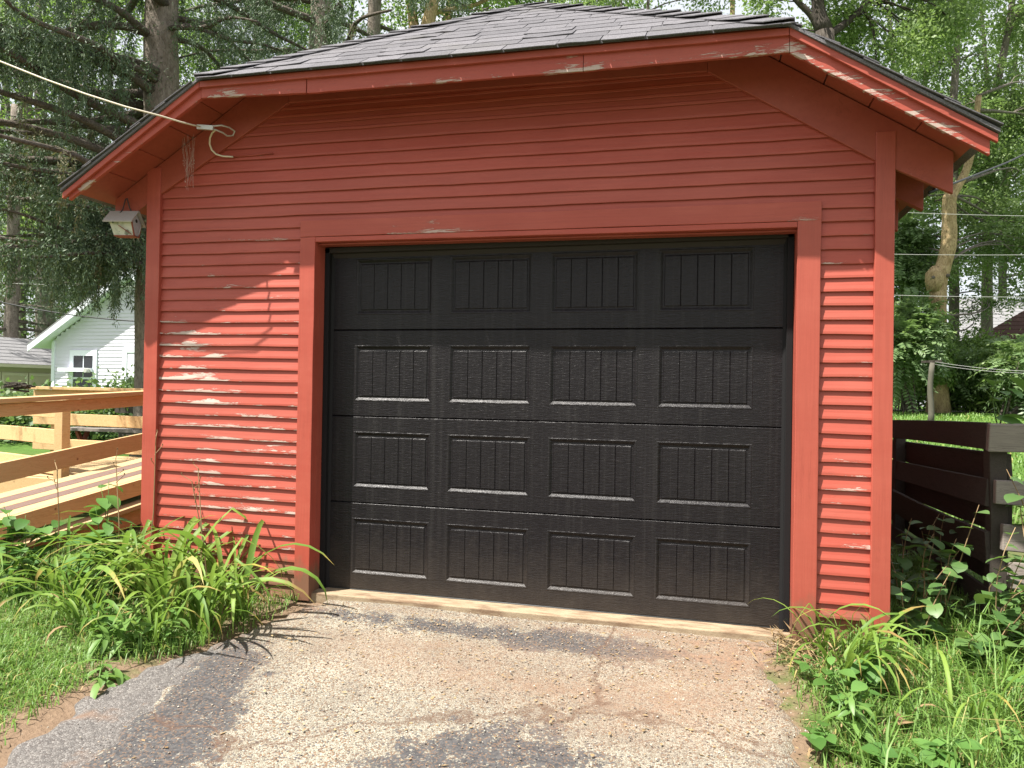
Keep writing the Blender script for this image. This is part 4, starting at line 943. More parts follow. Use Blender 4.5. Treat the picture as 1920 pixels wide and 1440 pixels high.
hb_p = at(1700, 640, 31); hb_q = at(2050, 640, 29); bz = float(ground_h(hb_p[0], hb_p[1]))
BHs = face_frame('brown_roofed_house', (hb_p[0], hb_p[1], bz), (hb_q[0], hb_q[1], bz), 'white sided house with a brown shingled roof behind the right shrubs', 'house')
len_b = float(np.linalg.norm((hb_q-hb_p)[:2]))
def bb(mb, n, m_, par=BHs): return mb.build(n, m_, par)
bw = bb(MB().box(1.6, len_b, 0, 6, 0, 2.4), 'wall', M['white'])
for k in range(20):
    bb(MB().prism([(1.6, 0, .12*k), (1.6, -.03, .12*k), (1.6, -.004, .12*k+.12)], (len_b-1.6, 0, 0)), 'clapboard', M['white'], bw)
brf = bb(MB().prism([(1.4, -.5, 2.2), (len_b+1, -.5, 2.2), (len_b+1, 3.2, 4.7), (5.8, 3.2, 4.7)], (0, 0, -.12)), 'roof', M['roof_brown'])
for k in range(13):
    t0, t1 = k/13, (k+1.15)/13; y0_, z0_ = -.5+3.7*t0, 2.2+2.5*t0; y1_, z1_ = -.5+3.7*t1, 2.2+2.5*t1
    bb(MB().prism([(1.4+4.4*t0, y0_, z0_+.03), (len_b+1, y0_, z0_+.03), (len_b+1, y1_, z1_+.004), (1.4+4.4*t1, y1_, z1_+.004)], (0, 0, -.025)), 'shingle_course', M['roof_brown'], brf)
gp = at(1790, 640, 42); gq = at(2100, 640, 42); gz = float(ground_h(gp[0], gp[1]))
GHs = face_frame('grey_roofed_house', (gp[0], gp[1], gz), (gq[0], gq[1], gz), 'house with a pale grey shingled roof behind the brown roof at right', 'house')
lg = float(np.linalg.norm((gq-gp)[:2]))
MB().box(0.5, lg, 0, 6, 0, 3.6).build('wall', M['white'], GHs)
rfg = MB().prism([(0, -.4, 3.4), (lg, -.4, 3.4), (lg, 3.4, 6.6), (2.2, 3.4, 6.6)], (0, 0, -.12)).build('roof', M['roof_grey'], GHs)
for k in range(14):
    t0, t1 = k/14, (k+1.15)/14
    MB().prism([(2.2*t0, -.4+3.8*t0, 3.43+3.2*t0), (lg, -.4+3.8*t0, 3.43+3.2*t0), (lg, -.4+3.8*t1, 3.404+3.2*t1), (2.2*t1, -.4+3.8*t1, 3.404+3.2*t1)], (0, 0, -.025)).build('shingle_course', M['roof_grey'], rfg)

# ------------------------------------------------------------------ trees
def leaf_quads(P, D, Nn, L, Wd):
    """diamond leaves: P base, D direction, Nn side direction, L length, Wd width -> verts, faces"""
    n = len(P); L = np.asarray(L).reshape(-1, 1); Wd = np.asarray(Wd).reshape(-1, 1)
    v = np.empty((n, 4, 3), np.float32)
    v[:, 0] = P; v[:, 1] = P+D*L*0.45+Nn*Wd*0.5; v[:, 2] = P+D*L; v[:, 3] = P+D*L*0.45-Nn*Wd*0.5
    return v.reshape(-1, 3), np.arange(n*4, dtype=np.int32).reshape(n, 4)
def unit(v): return v/(np.linalg.norm(v, axis=-1, keepdims=True)+1e-9)
def crown_mesh(name, clumps, n, size, mat, droop=0.3, g=None):
    """clumps: (centre, radii) list; leaves fill small twig tufts inside each, leaving gaps"""
    g = g or rng
    C_ = np.array([c for c, _ in clumps], float); R_ = np.array([r for _, r in clumps], float)
    wgt = np.prod(R_, 1)**0.8; wgt /= wgt.sum()
    tufts = max(20, n//26); ti = g.choice(len(clumps), tufts, p=wgt)
    u = unit(g.normal(size=(tufts, 3))); rad = g.random(tufts)**0.45
    T = C_[ti]+u*rad[:, None]*R_[ti]
    i = g.integers(0, tufts, n); spread = size*3.2
    P = T[i]+g.normal(size=(n, 3))*spread*np.array((1, 1, 0.55))
    D = unit(unit(P-C_[ti[i]])*0.7+g.normal(size=(n, 3))*0.8+np.array((0, 0, -droop)))
    Sd = unit(np.cross(D, unit(g.normal(size=(n, 3))*0.7+np.array((0, 0, 1.0)))))
    L = size*g.uniform(0.7, 1.4, n)
    v, f = leaf_quads(P, D, Sd, L, L*g.uniform(0.45, 0.7, n))
    return np_mesh(name, v, f, mat)
def frond_mesh(name, bases, dirs, length, pairs, mat, droop=0.7, g=None, wid=0.30):
    """pinnate leaves: paired leaflets along a drooping rachis"""
    g = g or rng; n = len(bases); P = []; D = []; Sv = []; LL = []
    L = length*g.uniform(0.7, 1.25, n); d = unit(np.asarray(dirs, float)); side = unit(np.cross(d, np.array((0, 0, 1.0))+0.25*g.normal(size=(n, 3))))
    for k in range(1, pairs+1):
        t = k/pairs; base = bases+d*(L*t)[:, None]+np.array((0, 0, -1.0))*(droop*L*t*t*0.55)[:, None]
        tang = unit(d+np.array((0, 0, -1.0))*droop*t*1.1)
        for sg in (-1, 1):
            ld = unit(side*sg*0.95+tang*0.42+np.array((0, 0, -0.22))+g.normal(size=(n, 3))*0.1)
            P.append(base); D.append(ld); Sv.append(unit(np.cross(ld, np.cross(side*1.0, tang))+0.05)); LL.append(L*wid*(1-0.45*abs(t-0.45)))
    P = np.concatenate(P); D = np.concatenate(D); Sv = unit(np.concatenate(Sv)-D*np.sum(np.concatenate(Sv)*D, 1, keepdims=True)); LL = np.concatenate(LL)
    v, f = leaf_quads(P, D, Sv, LL, LL*0.36); return np_mesh(name, v, f, mat)
def limb(mb, p, q, r0, r1, bend=0.3, n=7, rr=None):
    rr = rr or random; p, q = np.array(p, float), np.array(q, float); L = np.linalg.norm(q-p)
    off = np.array((rr.uniform(-1, 1), rr.uniform(-1, 1), rr.uniform(-.4, 1)))*bend*L*0.4
    pts = [p+(q-p)*i/n+off*math.sin(math.pi*i/n)+np.array((rr.uniform(-1, 1), rr.uniform(-1, 1), 0))*L*0.012*(0 < i < n) for i in range(n+1)]
    mb.tube(pts, [r0+(r1-r0)*(i/n)**0.8 for i in range(n+1)], 8); return pts
def tree(name, label, base, trunk, clumps, n, size, bark, leaf, group=None, seed=0, droop=0.3, fronds=0, flen=0.5):
    """trunk: list of (points, r0, r1) main stems in world space; clumps in world space"""
    rr = random.Random(seed); g = np.random.default_rng(seed+100); b = np.array(base, float)
    t = empty(name, tuple(b), 0, label, 'tree', group)
    mb = MB()
    ends = []
    for pts, r0, r1 in trunk:
        pts = [np.array(p)-b for p in pts]; k = len(pts); fine = []
        for i in range(k-1):
            for j in range(5): fine.append(pts[i]+(pts[i+1]-pts[i])*j/5)
        fine.append(pts[-1]); 
        fine = [sum(fine[max(0, i-2):i+3])/len(fine[max(0, i-2):i+3]) if 0 < i < len(fine)-1 else fine[i] for i in range(len(fine))]
        m_ = len(fine); mb.tube(fine, [(r0+(r1-r0)*i/(m_-1))*(1+0.35*math.exp(-i*0.9) if i < 6 and r0 > .12 else 1)*(1+rr.uniform(-.05, .05)) for i in range(m_)], 10); ends.append(fine)
    mb.build('trunk', bark, t, True)
    bl = MB()
    for c_, r_ in clumps:
        c_ = np.array(c_)-b; e = min(ends, key=lambda e: min(np.linalg.norm(p-c_) for p in e)); lo = [p for p in e if p[2] < c_[2]-0.2*np.linalg.norm(p[:2]-c_[:2])] or e[:3]
        p = min(lo, key=lambda p: np.linalg.norm(p-c_)); pts = limb(bl, p, c_, 0.014+0.008*np.linalg.norm(p-c_), 0.008, 0.3, 7, rr)
        for k in range(3):
            q = c_+np.array([rr.uniform(-.8, .8)*r_[i] for i in range(3)]); limb(bl, pts[rr.randint(3, 6)], q, 0.022, 0.006, 0.25, 4, rr)
    if clumps:
        ob_ = bl.build('branch', M['bark'] if bark is M['bark_tan'] else bark, t, True); ob_['kind'] = 'stuff'
        me = crown_mesh('crown', [(np.array(c_)-b, r_) for c_, r_ in clumps], n, size, leaf, droop, g); link('crown', me, t)
        if fronds:
            C_ = np.array([np.array(c_)-b for c_, _ in clumps]); R_ = np.array([r_ for _, r_ in clumps]); i = g.integers(0, len(C_), fronds); u = unit(g.normal(size=(fronds, 3))*np.array((1, 1, .8)))
            P = C_[i]+u*R_[i]*g.uniform(.5, 1.0, (fronds, 1)); link('foliage', frond_mesh('foliage', P, unit(u+np.array((0, 0, .35))), flen, 8, M['frond'], 0.8, g), t)
    return t
def W_(px, py, t): return at(px, py, t)
def base_at(px, t):
    p = at(px, 720, t); p[2] = float(ground_h(p[0], p[1]))-0.1; return p
def clumpset(spec, g):
    """spec rows: px, py, depth, rx(px), ry(px) -> clumps in the world"""
    out = []
    for px, py, t, rx, ry in spec:
        out.append((at(px, py, t), (rx*t/F, (rx*t/F)*0.9, ry*t/F)))
    return out
g0 = np.random.default_rng(3)
def scatter(px0, px1, py0, py1, t0, t1, n, rx, ry, g):
    return [(g.uniform(px0, px1), g.uniform(py0, py1), g.uniform(t0, t1), rx*g.uniform(.7, 1.3), ry*g.uniform(.7, 1.3)) for _ in range(n)]

# deciduous trees along the back, from left to right
def back_tree(name, label, px, t, spec, n, size, bark, leaf, seed, r0=0.22, lean=0, forks=2, top=-200, fronds=0, flen=.5, group=None):
    b = base_at(px, t); rr = random.Random(seed); stems = []
    fk = at(px+lean*0.4, 420, t); stems.append(([b, (b+fk)/2+np.array((rr.uniform(-.15, .15), 0, 0)), fk], r0, r0*0.75))
    for k in range(forks):
        e = at(px+lean+(k-(forks-1)/2)*rr.uniform(60, 130), top+rr.uniform(-60, 60), t+rr.uniform(-1, 1)); m_ = (fk+e)/2+np.array((rr.uniform(-.3, .3), rr.uniform(-.3, .3), 0)); stems.append(([fk-np.array((0, 0, .1)), m_, e], r0*0.7, r0*0.25))
    return tree(name, label, b, stems, clumpset(spec, None), n, size, bark, leaf, group, seed, fronds=fronds, flen=flen)
g = np.random.default_rng(11)
back_tree('maple_tree', 'grey forked tree behind the beige shed roof', 88, 31, scatter(-60, 260, 380, 560, 30, 33, 9, 75, 55, g)+scatter(-60, 260, -150, 380, 30, 34, 14, 90, 80, g), 26000, 0.16, M['bark'], M['crown_a'], 21, 0.42, 0, 3)
back_tree('maple_tree', 'slender pale trunked tree at the left edge above the shed', 40, 36, scatter(-120, 200, 470, 660, 36, 40, 12, 80, 60, g), 16000, 0.18, M['bark'], M['crown_c'], 22, 0.2, -10, 2)
back_tree('maple_tree', 'bright green tree behind the white house gable', 190, 42, scatter(60, 330, 380, 640, 42, 46, 14, 80, 60, g), 20000, 0.2, M['bark'], M['crown_a'], 23, 0.25, 0, 2)
back_tree('maple_tree', 'leafy tree between the two spruce trunks above the roof', 450, 30, scatter(330, 640, -160, 140, 29, 33, 16, 75, 55, g), 20000, 0.15, M['bark'], M['crown_a'], 24, 0.2, 0, 2, -100)
# the light-trunked tree whose forks show over the roof ridge
tb = base_at(800, 26)
st = [([tb, at(800, 300, 26), at(790, 130, 26)], 0.5, 0.42), ([at(790, 130, 26), at(775, 50, 26), at(765, -60, 26.5), at(740, -300, 27)], 0.22, 0.12),
      ([at(792, 140, 26), at(800, 60, 25.5), at(812, 0, 25.5), at(835, -150, 25), at(850, -320, 25)], 0.28, 0.14), ([at(812, 150, 26), at(840, 30, 26.5), at(856, -40, 27), at(900, -250, 27)], 0.19, 0.1), ([at(803, 26, 25.6), at(860, 15, 26), at(900, 8, 26.5), at(960, -30, 27)], 0.09, 0.05)]
tree('maple_tree', 'pale trunked tree forking just above the roof ridge', tb, st, clumpset(scatter(690, 1010, -280, 45, 24.5, 29, 20, 55, 40, g)+[(735, 25, 26, 28, 34), (880, 40, 27, 30, 30), (915, -5, 26.5, 45, 30)], None), 22000, 0.13, M['bark_tan'], M['crown_a'], None, 31)
back_tree('maple_tree', 'thin leafy tree above the right half of the roof ridge', 1190, 33, scatter(1060, 1320, -200, 22, 32, 36, 14, 60, 40, g), 14000, 0.15, M['bark'], M['crown_b'], 32, 0.2, 0, 2, -150)
tb = base_at(1372, 38)
tree('bare_stem_tree', 'thin pale bare trunk against the sky over the right roof edge', tb, [([tb, at(1372, 300, 38), at(1374, -120, 38)], 0.17, 0.12)], clumpset(scatter(1300, 1420, -260, -60, 37, 40, 6, 50, 40, g), None), 5000, 0.16, M['bark_tan'], M['crown_b'], None, 33)
tb = base_at(1555, 21)
st = [([tb, at(1556, 300, 21), at(1545, 60, 21)], 0.33, 0.27), ([at(1545, 60, 21), at(1530, 0, 21), at(1525, -200, 21)], 0.2, 0.12), ([at(1538, 60, 21), at(1520, 25, 21), at(1490, 0, 21), at(1440, -80, 21)], 0.11, 0.06), ([at(1550, 70, 21), at(1590, 40, 21.3), at(1622, 15, 21.4), at(1640, -40, 21.6), at(1660, -160, 22)], 0.12, 0.06), ([at(1620, 20, 21.4), at(1636, 45, 21.4), at(1640, 70, 21.5)], 0.05, 0.03), ([at(1625, 5, 21.4), at(1670, 2, 21.4), at(1700, 20, 21.6)], 0.035, 0.02)]
tree('dark_locust_tree', 'dark trunked tree with crooked limbs behind the right roof corner', tb, st, clumpset(scatter(1480, 1780, -260, -20, 20, 23, 12, 60, 45, g)+scatter(1560, 1800, 20, 170, 21, 24, 10, 48, 38, g)+[(1425, 30, 21, 22, 26), (1440, -10, 21, 30, 30)], None), 30000, 0.115, M['bark_dark'], M['crown_b'], None, 34, fronds=500, flen=.4)
def right_tree(name, label, px, t, knots, r0, r1, spec, n, size, bark, seed, fronds, flen=0.5, leaf='crown_b'):
    b = base_at(px, t); st = [([b]+[at(x_, y_, t) for x_, y_ in k], a, c) if i == 0 else ([at(x_, y_, t) for x_, y_ in k], a, c) for i, (k, a, c) in enumerate(knots)]
    return tree(name, label, b, st, clumpset(spec, None), n, size, bark, M[leaf], None, seed, fronds=fronds, flen=flen)
right_tree('locust_tree', 'slim grey tree rising behind the right eave end', 1788, 27, [([(1790, 400), (1786, 210), (1792, 130), (1800, -60)], 0.17, 0.1), ([(1790, 130), (1775, 80), (1760, 20)], 0.06, 0.03)], 0, 0, scatter(1690, 1850, 60, 330, 26, 30, 14, 45, 38, g)+scatter(1700, 1880, -200, 60, 26, 30, 8, 55, 45, g), 24000, 0.12, M['bark'], 35, 500)
right_tree('locust_tree', 'leaning grey tree near the right edge above the eave', 1850, 29, [([(1852, 300), (1862, 190), (1885, 90), (1905, -40)], 0.19, 0.1), ([(1885, 90), (1900, 40), (1920, 0)], 0.05, 0.03)], 0, 0, scatter(1800, 2000, 20, 380, 28, 33, 16, 45, 40, g)+scatter(1820, 2020, -200, 20, 28, 32, 8, 55, 45, g), 24000, 0.13, M['bark'], 36, 500)
# tan trunk with knob and ivy
tT = 23.5; tb = base_at(1760, tT)
st = [([tb, at(1758, 640, tT), at(1758, 560, tT), at(1760, 522, tT), at(1772, 490, tT), at(1781, 450, tT), at(1779, 390, tT), at(1781, 366, tT)], 0.28, 0.20), ([at(1780, 375, tT), at(1794, 352, tT), at(1812, 322, tT), at(1826, 270, tT), at(1835, 180, tT)], 0.15, 0.09), ([at(1781, 378, tT), at(1777, 350, tT), at(1776, 330, tT)], 0.13, 0.10)]
TT = tree('tan_trunk_tree', 'tan smooth bent trunk with a knob, ivy round its foot', tb, st, clumpset(scatter(1690, 1760, 330, 520, 24.5, 27, 9, 42, 36, g)+scatter(1810, 1960, 330, 500, 24.5, 28, 11, 48, 36, g)+scatter(1800, 1960, 150, 330, 24.5, 28, 6, 48, 40, g)+[(1850, 560, 26, 30, 22), (1905, 545, 27, 30, 20), (1830, 590, 26, 20, 18)], None), 30000, 0.11, M['bark_tan'], M['crown_b'], None, 37, fronds=800, flen=.55)
kn = MB().tube([at(1752, 545, tT-.02)-tb, at(1752, 528, tT-.05)-tb, at(1753, 515, tT-.05)-tb, at(1757, 503, tT-.02)-tb], [0.22, 0.275, 0.28, 0.18], 10); kn.build('knob', M['bark_tan'], TT, True)
for q in ((1750, 520), (1777, 517)): MB().tube([at(q[0], q[1], tT-.2)-tb, at(q[0], q[1], tT-.27)-tb], [0.07, 0.05], 10).build('branch_scar', M['bark'], TT, True)
gi = np.random.default_rng(5); n = 3200; hh = gi.random(n); pts = np.array([at(1760+(h_-.5)*10, 715-h_*105, tT) for h_ in hh])-tb
P = pts+unit(gi.normal(size=(n, 3))*np.array((1, 1, .3)))*(0.26+0.30*(1-hh[:, None])*gi.random((n, 1))+gi.random((n, 1))*.1); D = unit(gi.normal(size=(n, 3))*.5+np.array((0, 0, -1)))
v, f = leaf_quads(P, D, unit(np.cross(D, P-pts)), gi.uniform(.09, .17, n), gi.uniform(.08, .13, n)); link('ivy', np_mesh('ivy', v, f, M['crown_a']), TT)

# far backdrop trees that close the view between the trunks
for k, (px, t, spec, lab) in enumerate(((1700, 46, scatter(1600, 1800, 180, 640, 44, 50, 20, 65, 60, g), 'dark tall tree far behind the right eave'), (1880, 50, scatter(1790, 2050, 60, 500, 48, 54, 16, 70, 60, g), 'far tree at the right edge behind the leaning trunk'),
        (-20, 48, scatter(-180, 140, -100, 620, 46, 52, 22, 90, 80, g), 'far dark tree at the left edge behind the spruce'), (300, 50, scatter(120, 420, -120, 500, 48, 54, 20, 85, 70, g), 'far tree behind the tall spruce trunk'), (620, 48, scatter(480, 760, -160, 70, 46, 52, 12, 80, 55, g), 'far tree behind the second spruce trunk'), (1000, 52, scatter(900, 1180, -180, 20, 50, 56, 8, 70, 40, g), 'far thin tree behind the roof apex'))):
    back_tree('backdrop_tree', lab, px, t, spec, 10500, 0.26, M['bark_dark'], M['crown_c'], 60+k, 0.3, 0, 2, -150, group='trees far behind the garage')

# shrubs under the trees on the right: pinnate-leaved suckers and dense dark bushes
def shrub(name, label, px, t, spec, n, size, leaf, seed, fronds=0, flen=.6, stems=6, group=None, cat='shrub'):
    rr = random.Random(seed); gg = np.random.default_rng(seed); b = base_at(px, t); s = empty(name, tuple(b), 0, label, cat, group); cl = clumpset(spec, None); mb = MB()
    for c_, r_ in cl: limb(mb, np.array((rr.uniform(-.3, .3), rr.uniform(-.3, .3), 0)), np.array(c_)-b, 0.035, 0.01, 0.25, 6, rr)
    mb.build('stem', M['twig'], s, True)
    link('foliage', crown_mesh('foliage', [(np.array(c_)-b, r_) for c_, r_ in cl], n, size, leaf, .3, gg), s)
    if fronds:
        C_ = np.array([np.array(c_)-b for c_, _ in cl]); R_ = np.array([r_ for _, r_ in cl]); i = gg.integers(0, len(C_), fronds); u = unit(gg.normal(size=(fronds, 3))+np.array((-.25, -.6, .1)))
        P = C_[i]+u*R_[i]*gg.uniform(.6, 1.0, (fronds, 1)); link('pinnate_leaves', frond_mesh('pinnate_leaves', P, unit(u+np.array((0, 0, .3))), flen, 9, M['frond'], .8, gg), s)
    return s
g = np.random.default_rng(17)
shrub('sumac_shrub', 'tall shrub of long feathery leaves right of the garage wall', 1712, 23, scatter(1672, 1728, 570, 700, 22.5, 24, 8, 28, 26, g), 7000, 0.10, M['crown_b'], 71, 420, .75)
shrub('sumac_shrub', 'feathery shrub under the knob of the tan trunk', 1715, 25, scatter(1675, 1745, 430, 580, 24.5, 26, 8, 32, 28, g), 7000, 0.10, M['crown_c'], 72, 300, .7)
shrub('sumac_shrub', 'feathery pale shrub in front of the brown roof at the right edge', 1895, 22, scatter(1890, 1960, 650, 730, 21.5, 23, 7, 28, 24, g), 5000, 0.10, M['crown_b'], 73, 320, .8)
shrub('bush', 'dense dark bush behind the clothesline post', 1800, 25, scatter(1755, 1880, 680, 748, 24, 26, 14, 32, 22, g), 12000, 0.12, M['crown_c'], 74, 60, .6)
shrub('bush', 'low yellow green bush at the corner of the garage wall', 1690, 24.5, scatter(1672, 1725, 705, 755, 24, 25.5, 8, 24, 20, g), 5000, 0.10, M['weed_light'], 75, 0)
shrub('bush', 'leafy bush below the brown roof with vine leaves', 1800, 27, scatter(1765, 1850, 650, 705, 26, 28, 8, 28, 22, g), 8000, 0.13, M['crown_a'], 76, 120, .6)
shrub('bush', 'low bush at the lawn edge below the clothesline', 1850, 24.5, scatter(1780, 1930, 742, 762, 24, 25, 9, 26, 12, g), 5000, 0.10, M['crown_a'], 77, 0)
shrub('bush', 'bush hiding the white siding at the right edge', 1930, 26, scatter(1905, 2000, 690, 750, 25, 27, 6, 28, 22, g), 5000, 0.11, M['crown_c'], 78, 60, .6)

shrub('bush', 'dark shrub behind the old plank fence beyond the ramp', 140, 14.5, scatter(40, 270, 745, 800, 13.5, 15.5, 14, 40, 24, g), 9000, 0.10, M['crown_c'], 79, 0)
shrub('bush', 'dark low shrub at the left edge behind the far ramp rail', -10, 15.0, scatter(-80, 80, 750, 810, 14, 16, 10, 40, 24, g), 7000, 0.10, M['crown_c'], 80, 0)
# ------------------------------------------------------------------ spruces
def spruce(label, px, t, r0, specs, seed, top_z=10.5, dead=(), base_px=None):
    """specs: (height z, azimuth deg, length, droop, density, kind)"""
    rr = random.Random(seed); gg = np.random.default_rng(seed); b = base_at(px, t); s = empty('spruce_tree', tuple(b), 0, label, 'tree')
    mb = MB(); zz = [top_z*i/16 for i in range(17)]
    mb.tube([(0.02*math.sin(z*1.7), 0.02*math.cos(z*1.3), z) for z in zz], [r0*(1-0.030*z)*(1+.25*math.exp(-z*1.2))*(1+rr.uniform(-.04, .04)) for z in zz], 16)
    mb.build('trunk', M['bark_spruce'], s, True)
    P = []; D = []; Sv = []; L = []; Wd = []; live = []
    br = MB()
    for z, az, ln, droop, dens, kind in specs:
        a = math.radians(az); d = np.array((math.cos(a), math.sin(a), 0)); p0 = np.array((0, 0, z))+d*r0*0.5; n = 9; pts = []; wob = rr.uniform(-.25, .25); ph = rr.uniform(0, 6)
        for i in range(n+1):
            u = i/n; pts.append(p0+d*ln*u+np.array((-d[1], d[0], 0))*ln*(wob*u*u+.03*math.sin(u*9+ph))+np.array((0, 0, ln*(0.10*u-droop*u*u+0.22*droop*u**4)+.03*math.sin(u*7+ph*2))))
        br.tube(pts, [0.055*(1-.8*u/n)*min(1.2, ln/2.6)+.006 for u in range(n+1)], 6)
        pts = np.array(pts)
        # side twigs along the branch and hanging sprays from them
        nt = int(dens*ln*9)
        for k in range(nt):
            u = rr.uniform(.12, 1.0)**0.8; f_ = u*n; i = min(int(f_), n-1); q = pts[i]+(pts[i+1]-pts[i])*(f_-i); sd_ = rr.choice((-1, 1)); lat = np.array((-d[1], d[0], 0))*sd_*rr.uniform(.0, .5)*(1.1-u)*1.3+d*rr.uniform(0, .2)
            e = q+lat+np.array((0, 0, -.05))
            if rr.random() < .5 or kind == 'dead': br.tube([q, (q+e)/2+np.array((0, 0, .02)), e], [.010, .008, .005], 4, cap=False)
            if kind == 'dead' and rr.random() < .45: continue
            hang = rr.uniform(.25, .85)*(1.15-.4*u); m_ = int(hang*150)
            tt = gg.random(m_); jj = gg.normal(size=(m_, 3))*np.array((.028, .028, .02))*(1.2-tt[:, None]*.6); pp = e+np.array((0, 0, -1.0))*(tt*hang)[:, None]+jj+lat*0.15*tt[:, None]
            P.append(pp); dd = unit(np.array((0, 0, -1.0))+gg.normal(size=(m_, 3))*.55); D.append(dd); Sv.append(unit(np.cross(dd, gg.normal(size=(m_, 3))))); L.append(gg.uniform(.04, .085, m_)); Wd.append(gg.uniform(.010, .018, m_)); live.append(np.full(m_, 0 if kind == 'dead' else 1))
        # foliage right along the branch
        if kind != 'dead':
            m_ = int(dens*ln*300); u = gg.random(m_)**.7*n; i = np.minimum(u.astype(int), n-1); q = pts[i]+(pts[i+1]-pts[i])*(u-i)[:, None]; P.append(q+gg.normal(size=(m_, 3))*np.array((.16, .16, .05))); dd = unit(d*.4+gg.normal(size=(m_, 3))*.6+np.array((0, 0, -.5))); D.append(dd); Sv.append(unit(np.cross(dd, gg.normal(size=(m_, 3))))); L.append(gg.uniform(.05, .095, m_)); Wd.append(gg.uniform(.012, .02, m_)); live.append(np.ones(m_))
    ob_ = br.build('branch', M['twig'], s, True); ob_['kind'] = 'stuff'
    P = np.concatenate(P); D = np.concatenate(D); Sv = np.concatenate(Sv); L = np.concatenate(L); Wd = np.concatenate(Wd); lv = np.concatenate(live) > .5
    for m_, nm, mt in ((lv, 'foliage', 'spruce'), (~lv, 'dry_foliage', 'spruce_dead')):
        if m_.any(): v, f = leaf_quads(P[m_], D[m_], Sv[m_], L[m_], Wd[m_]); link(nm, np_mesh(nm, v, f, M[mt]), s)
    return s
rr = random.Random(77)
sp = []
for k in range(30):     # dense drooping live branches higher up, towards the left and the viewer
    sp.append((rr.uniform(5.4, 9.6), rr.uniform(150, 285), rr.uniform(2.4, 4.6), rr.uniform(.25, .5), rr.uniform(.8, 1.3), 'live'))
for k in range(16):
    sp.append((rr.uniform(4.0, 6.0), rr.uniform(140, 290), rr.uniform(2.2, 4.2), rr.uniform(.1, .35), rr.uniform(.35, .8), rr.choice(('live', 'dead'))))
for k in range(16):     # bare lower branches
    sp.append((rr.uniform(3.0, 5.6), rr.uniform(130, 300), rr.uniform(1.8, 3.8), rr.uniform(.0, .22), rr.uniform(.25, .5), 'dead'))
for k in range(15):
    sp.append((rr.uniform(2.9, 3.9), rr.uniform(165, 270), rr.uniform(.8, 1.9), rr.uniform(.15, .35), rr.uniform(1.5, 2.2), 'live'))
for k in range(9):
    sp.append((rr.uniform(6.2, 9.5), rr.uniform(-60, 110), rr.uniform(1.6, 3.0), rr.uniform(.2, .45), rr.uniform(.6, 1.0), 'live'))
spruce('tall spruce with a thick grey trunk and drooping boughs left of the garage', 292, 11.0, 0.30, sp, 81)
sp = []
for k in range(30): sp.append((rr.uniform(5.6, 11.5), rr.uniform(0, 360), rr.uniform(1.8, 3.4), rr.uniform(.2, .5), rr.uniform(.7, 1.1), 'live'))
for k in range(8): sp.append((rr.uniform(5.0, 8), rr.uniform(0, 360), rr.uniform(1.6, 3.0), rr.uniform(.0, .2), rr.uniform(.3, .5), 'dead'))
spruce('second spruce with a dark trunk rising behind the left roof slope', 588, 14.0, 0.27, sp, 82, 12.0)
sp = []
for k in range(16): sp.append((rr.uniform(9.5, 14.5), rr.uniform(0, 360), rr.uniform(1.6, 3.0), rr.uniform(.3, .6), rr.uniform(.8, 1.2), 'live'))
spruce('dark hanging spruce boughs just left of the forked pale trunk', 690, 19.0, 0.25, sp, 83, 15.0)
sp = []
for k in range(34): sp.append((rr.uniform(2.6, 9.0), rr.uniform(0, 360), rr.uniform(1.6, 3.2), rr.uniform(.15, .45), rr.uniform(.5, 1.0), rr.choice(('live', 'live', 'dead'))))
spruce('spruce at the left edge beyond the tall spruce', 20, 27.0, 0.25, sp, 84, 11.0)

# ------------------------------------------------------------------ plants near the camera
def gz_(x, y): return float(ground_h(x, y))
def blade_mesh(name, L, w, arch, mat, n=7, seed=0):
    """strap leaf along +x that rises and arches over; folded along its midrib"""
    r = random.Random(seed); V = []; tw = r.uniform(-.9, .9); kink = r.randint(4, n) if r.random() < .4 else -1; kamt = math.radians(r.uniform(40, 95))
    ang0 = math.radians(r.uniform(66, 84)); x = z = 0.0; ds = L/n
    for i in range(n+1):
        t = i/n; a = ang0-arch*t**1.4*math.radians(170); ww = w*(0.55+0.9*t if t < .35 else 0.87*(1-((t-.35)/.65)**2.2)+.015)*0.6
        c = math.cos(tw*t); s_ = math.sin(tw*t); f_ = 0.32*ww
        nx, nz = -math.sin(a), math.cos(a)
        V += [(x+nx*(f_+s_*ww), c*ww, z+nz*(f_+s_*ww)), (x, 0, z), (x+nx*(f_-s_*ww), -c*ww, z+nz*(f_-s_*ww))]
        if i == kink: ang0 -= kamt
        x += math.cos(a)*ds; z += math.sin(a)*ds
        if z < -0.0 and i > 2: z = max(z, 0.003)
    Fc = []
    for i in range(n):
        a = i*3; Fc += [(a, a+1, a+4, a+3), (a+1, a+2, a+5, a+4)]
    me = bpy.data.meshes.new(name); me.from_pydata(V, [], Fc); me.materials.append(mat); me.polygons.foreach_set('use_smooth', [True]*len(Fc)); me.update(); setattr_edge(me, [i/n for i in range(n+1) for _ in range(3)]); return me
lily_bank = [blade_mesh('leaf', random.Random(i).uniform(.45, .90), random.Random(i+50).uniform(.016, .032), random.Random(i+9).uniform(.50, 1.05), M['lily'], 9, i) for i in range(30)]
dry_bank = [blade_mesh('dry_leaf', random.Random(i).uniform(.3, .5), .014, random.Random(i+9).uniform(.9, 1.2), M['dry'], 8, i) for i in range(4)]
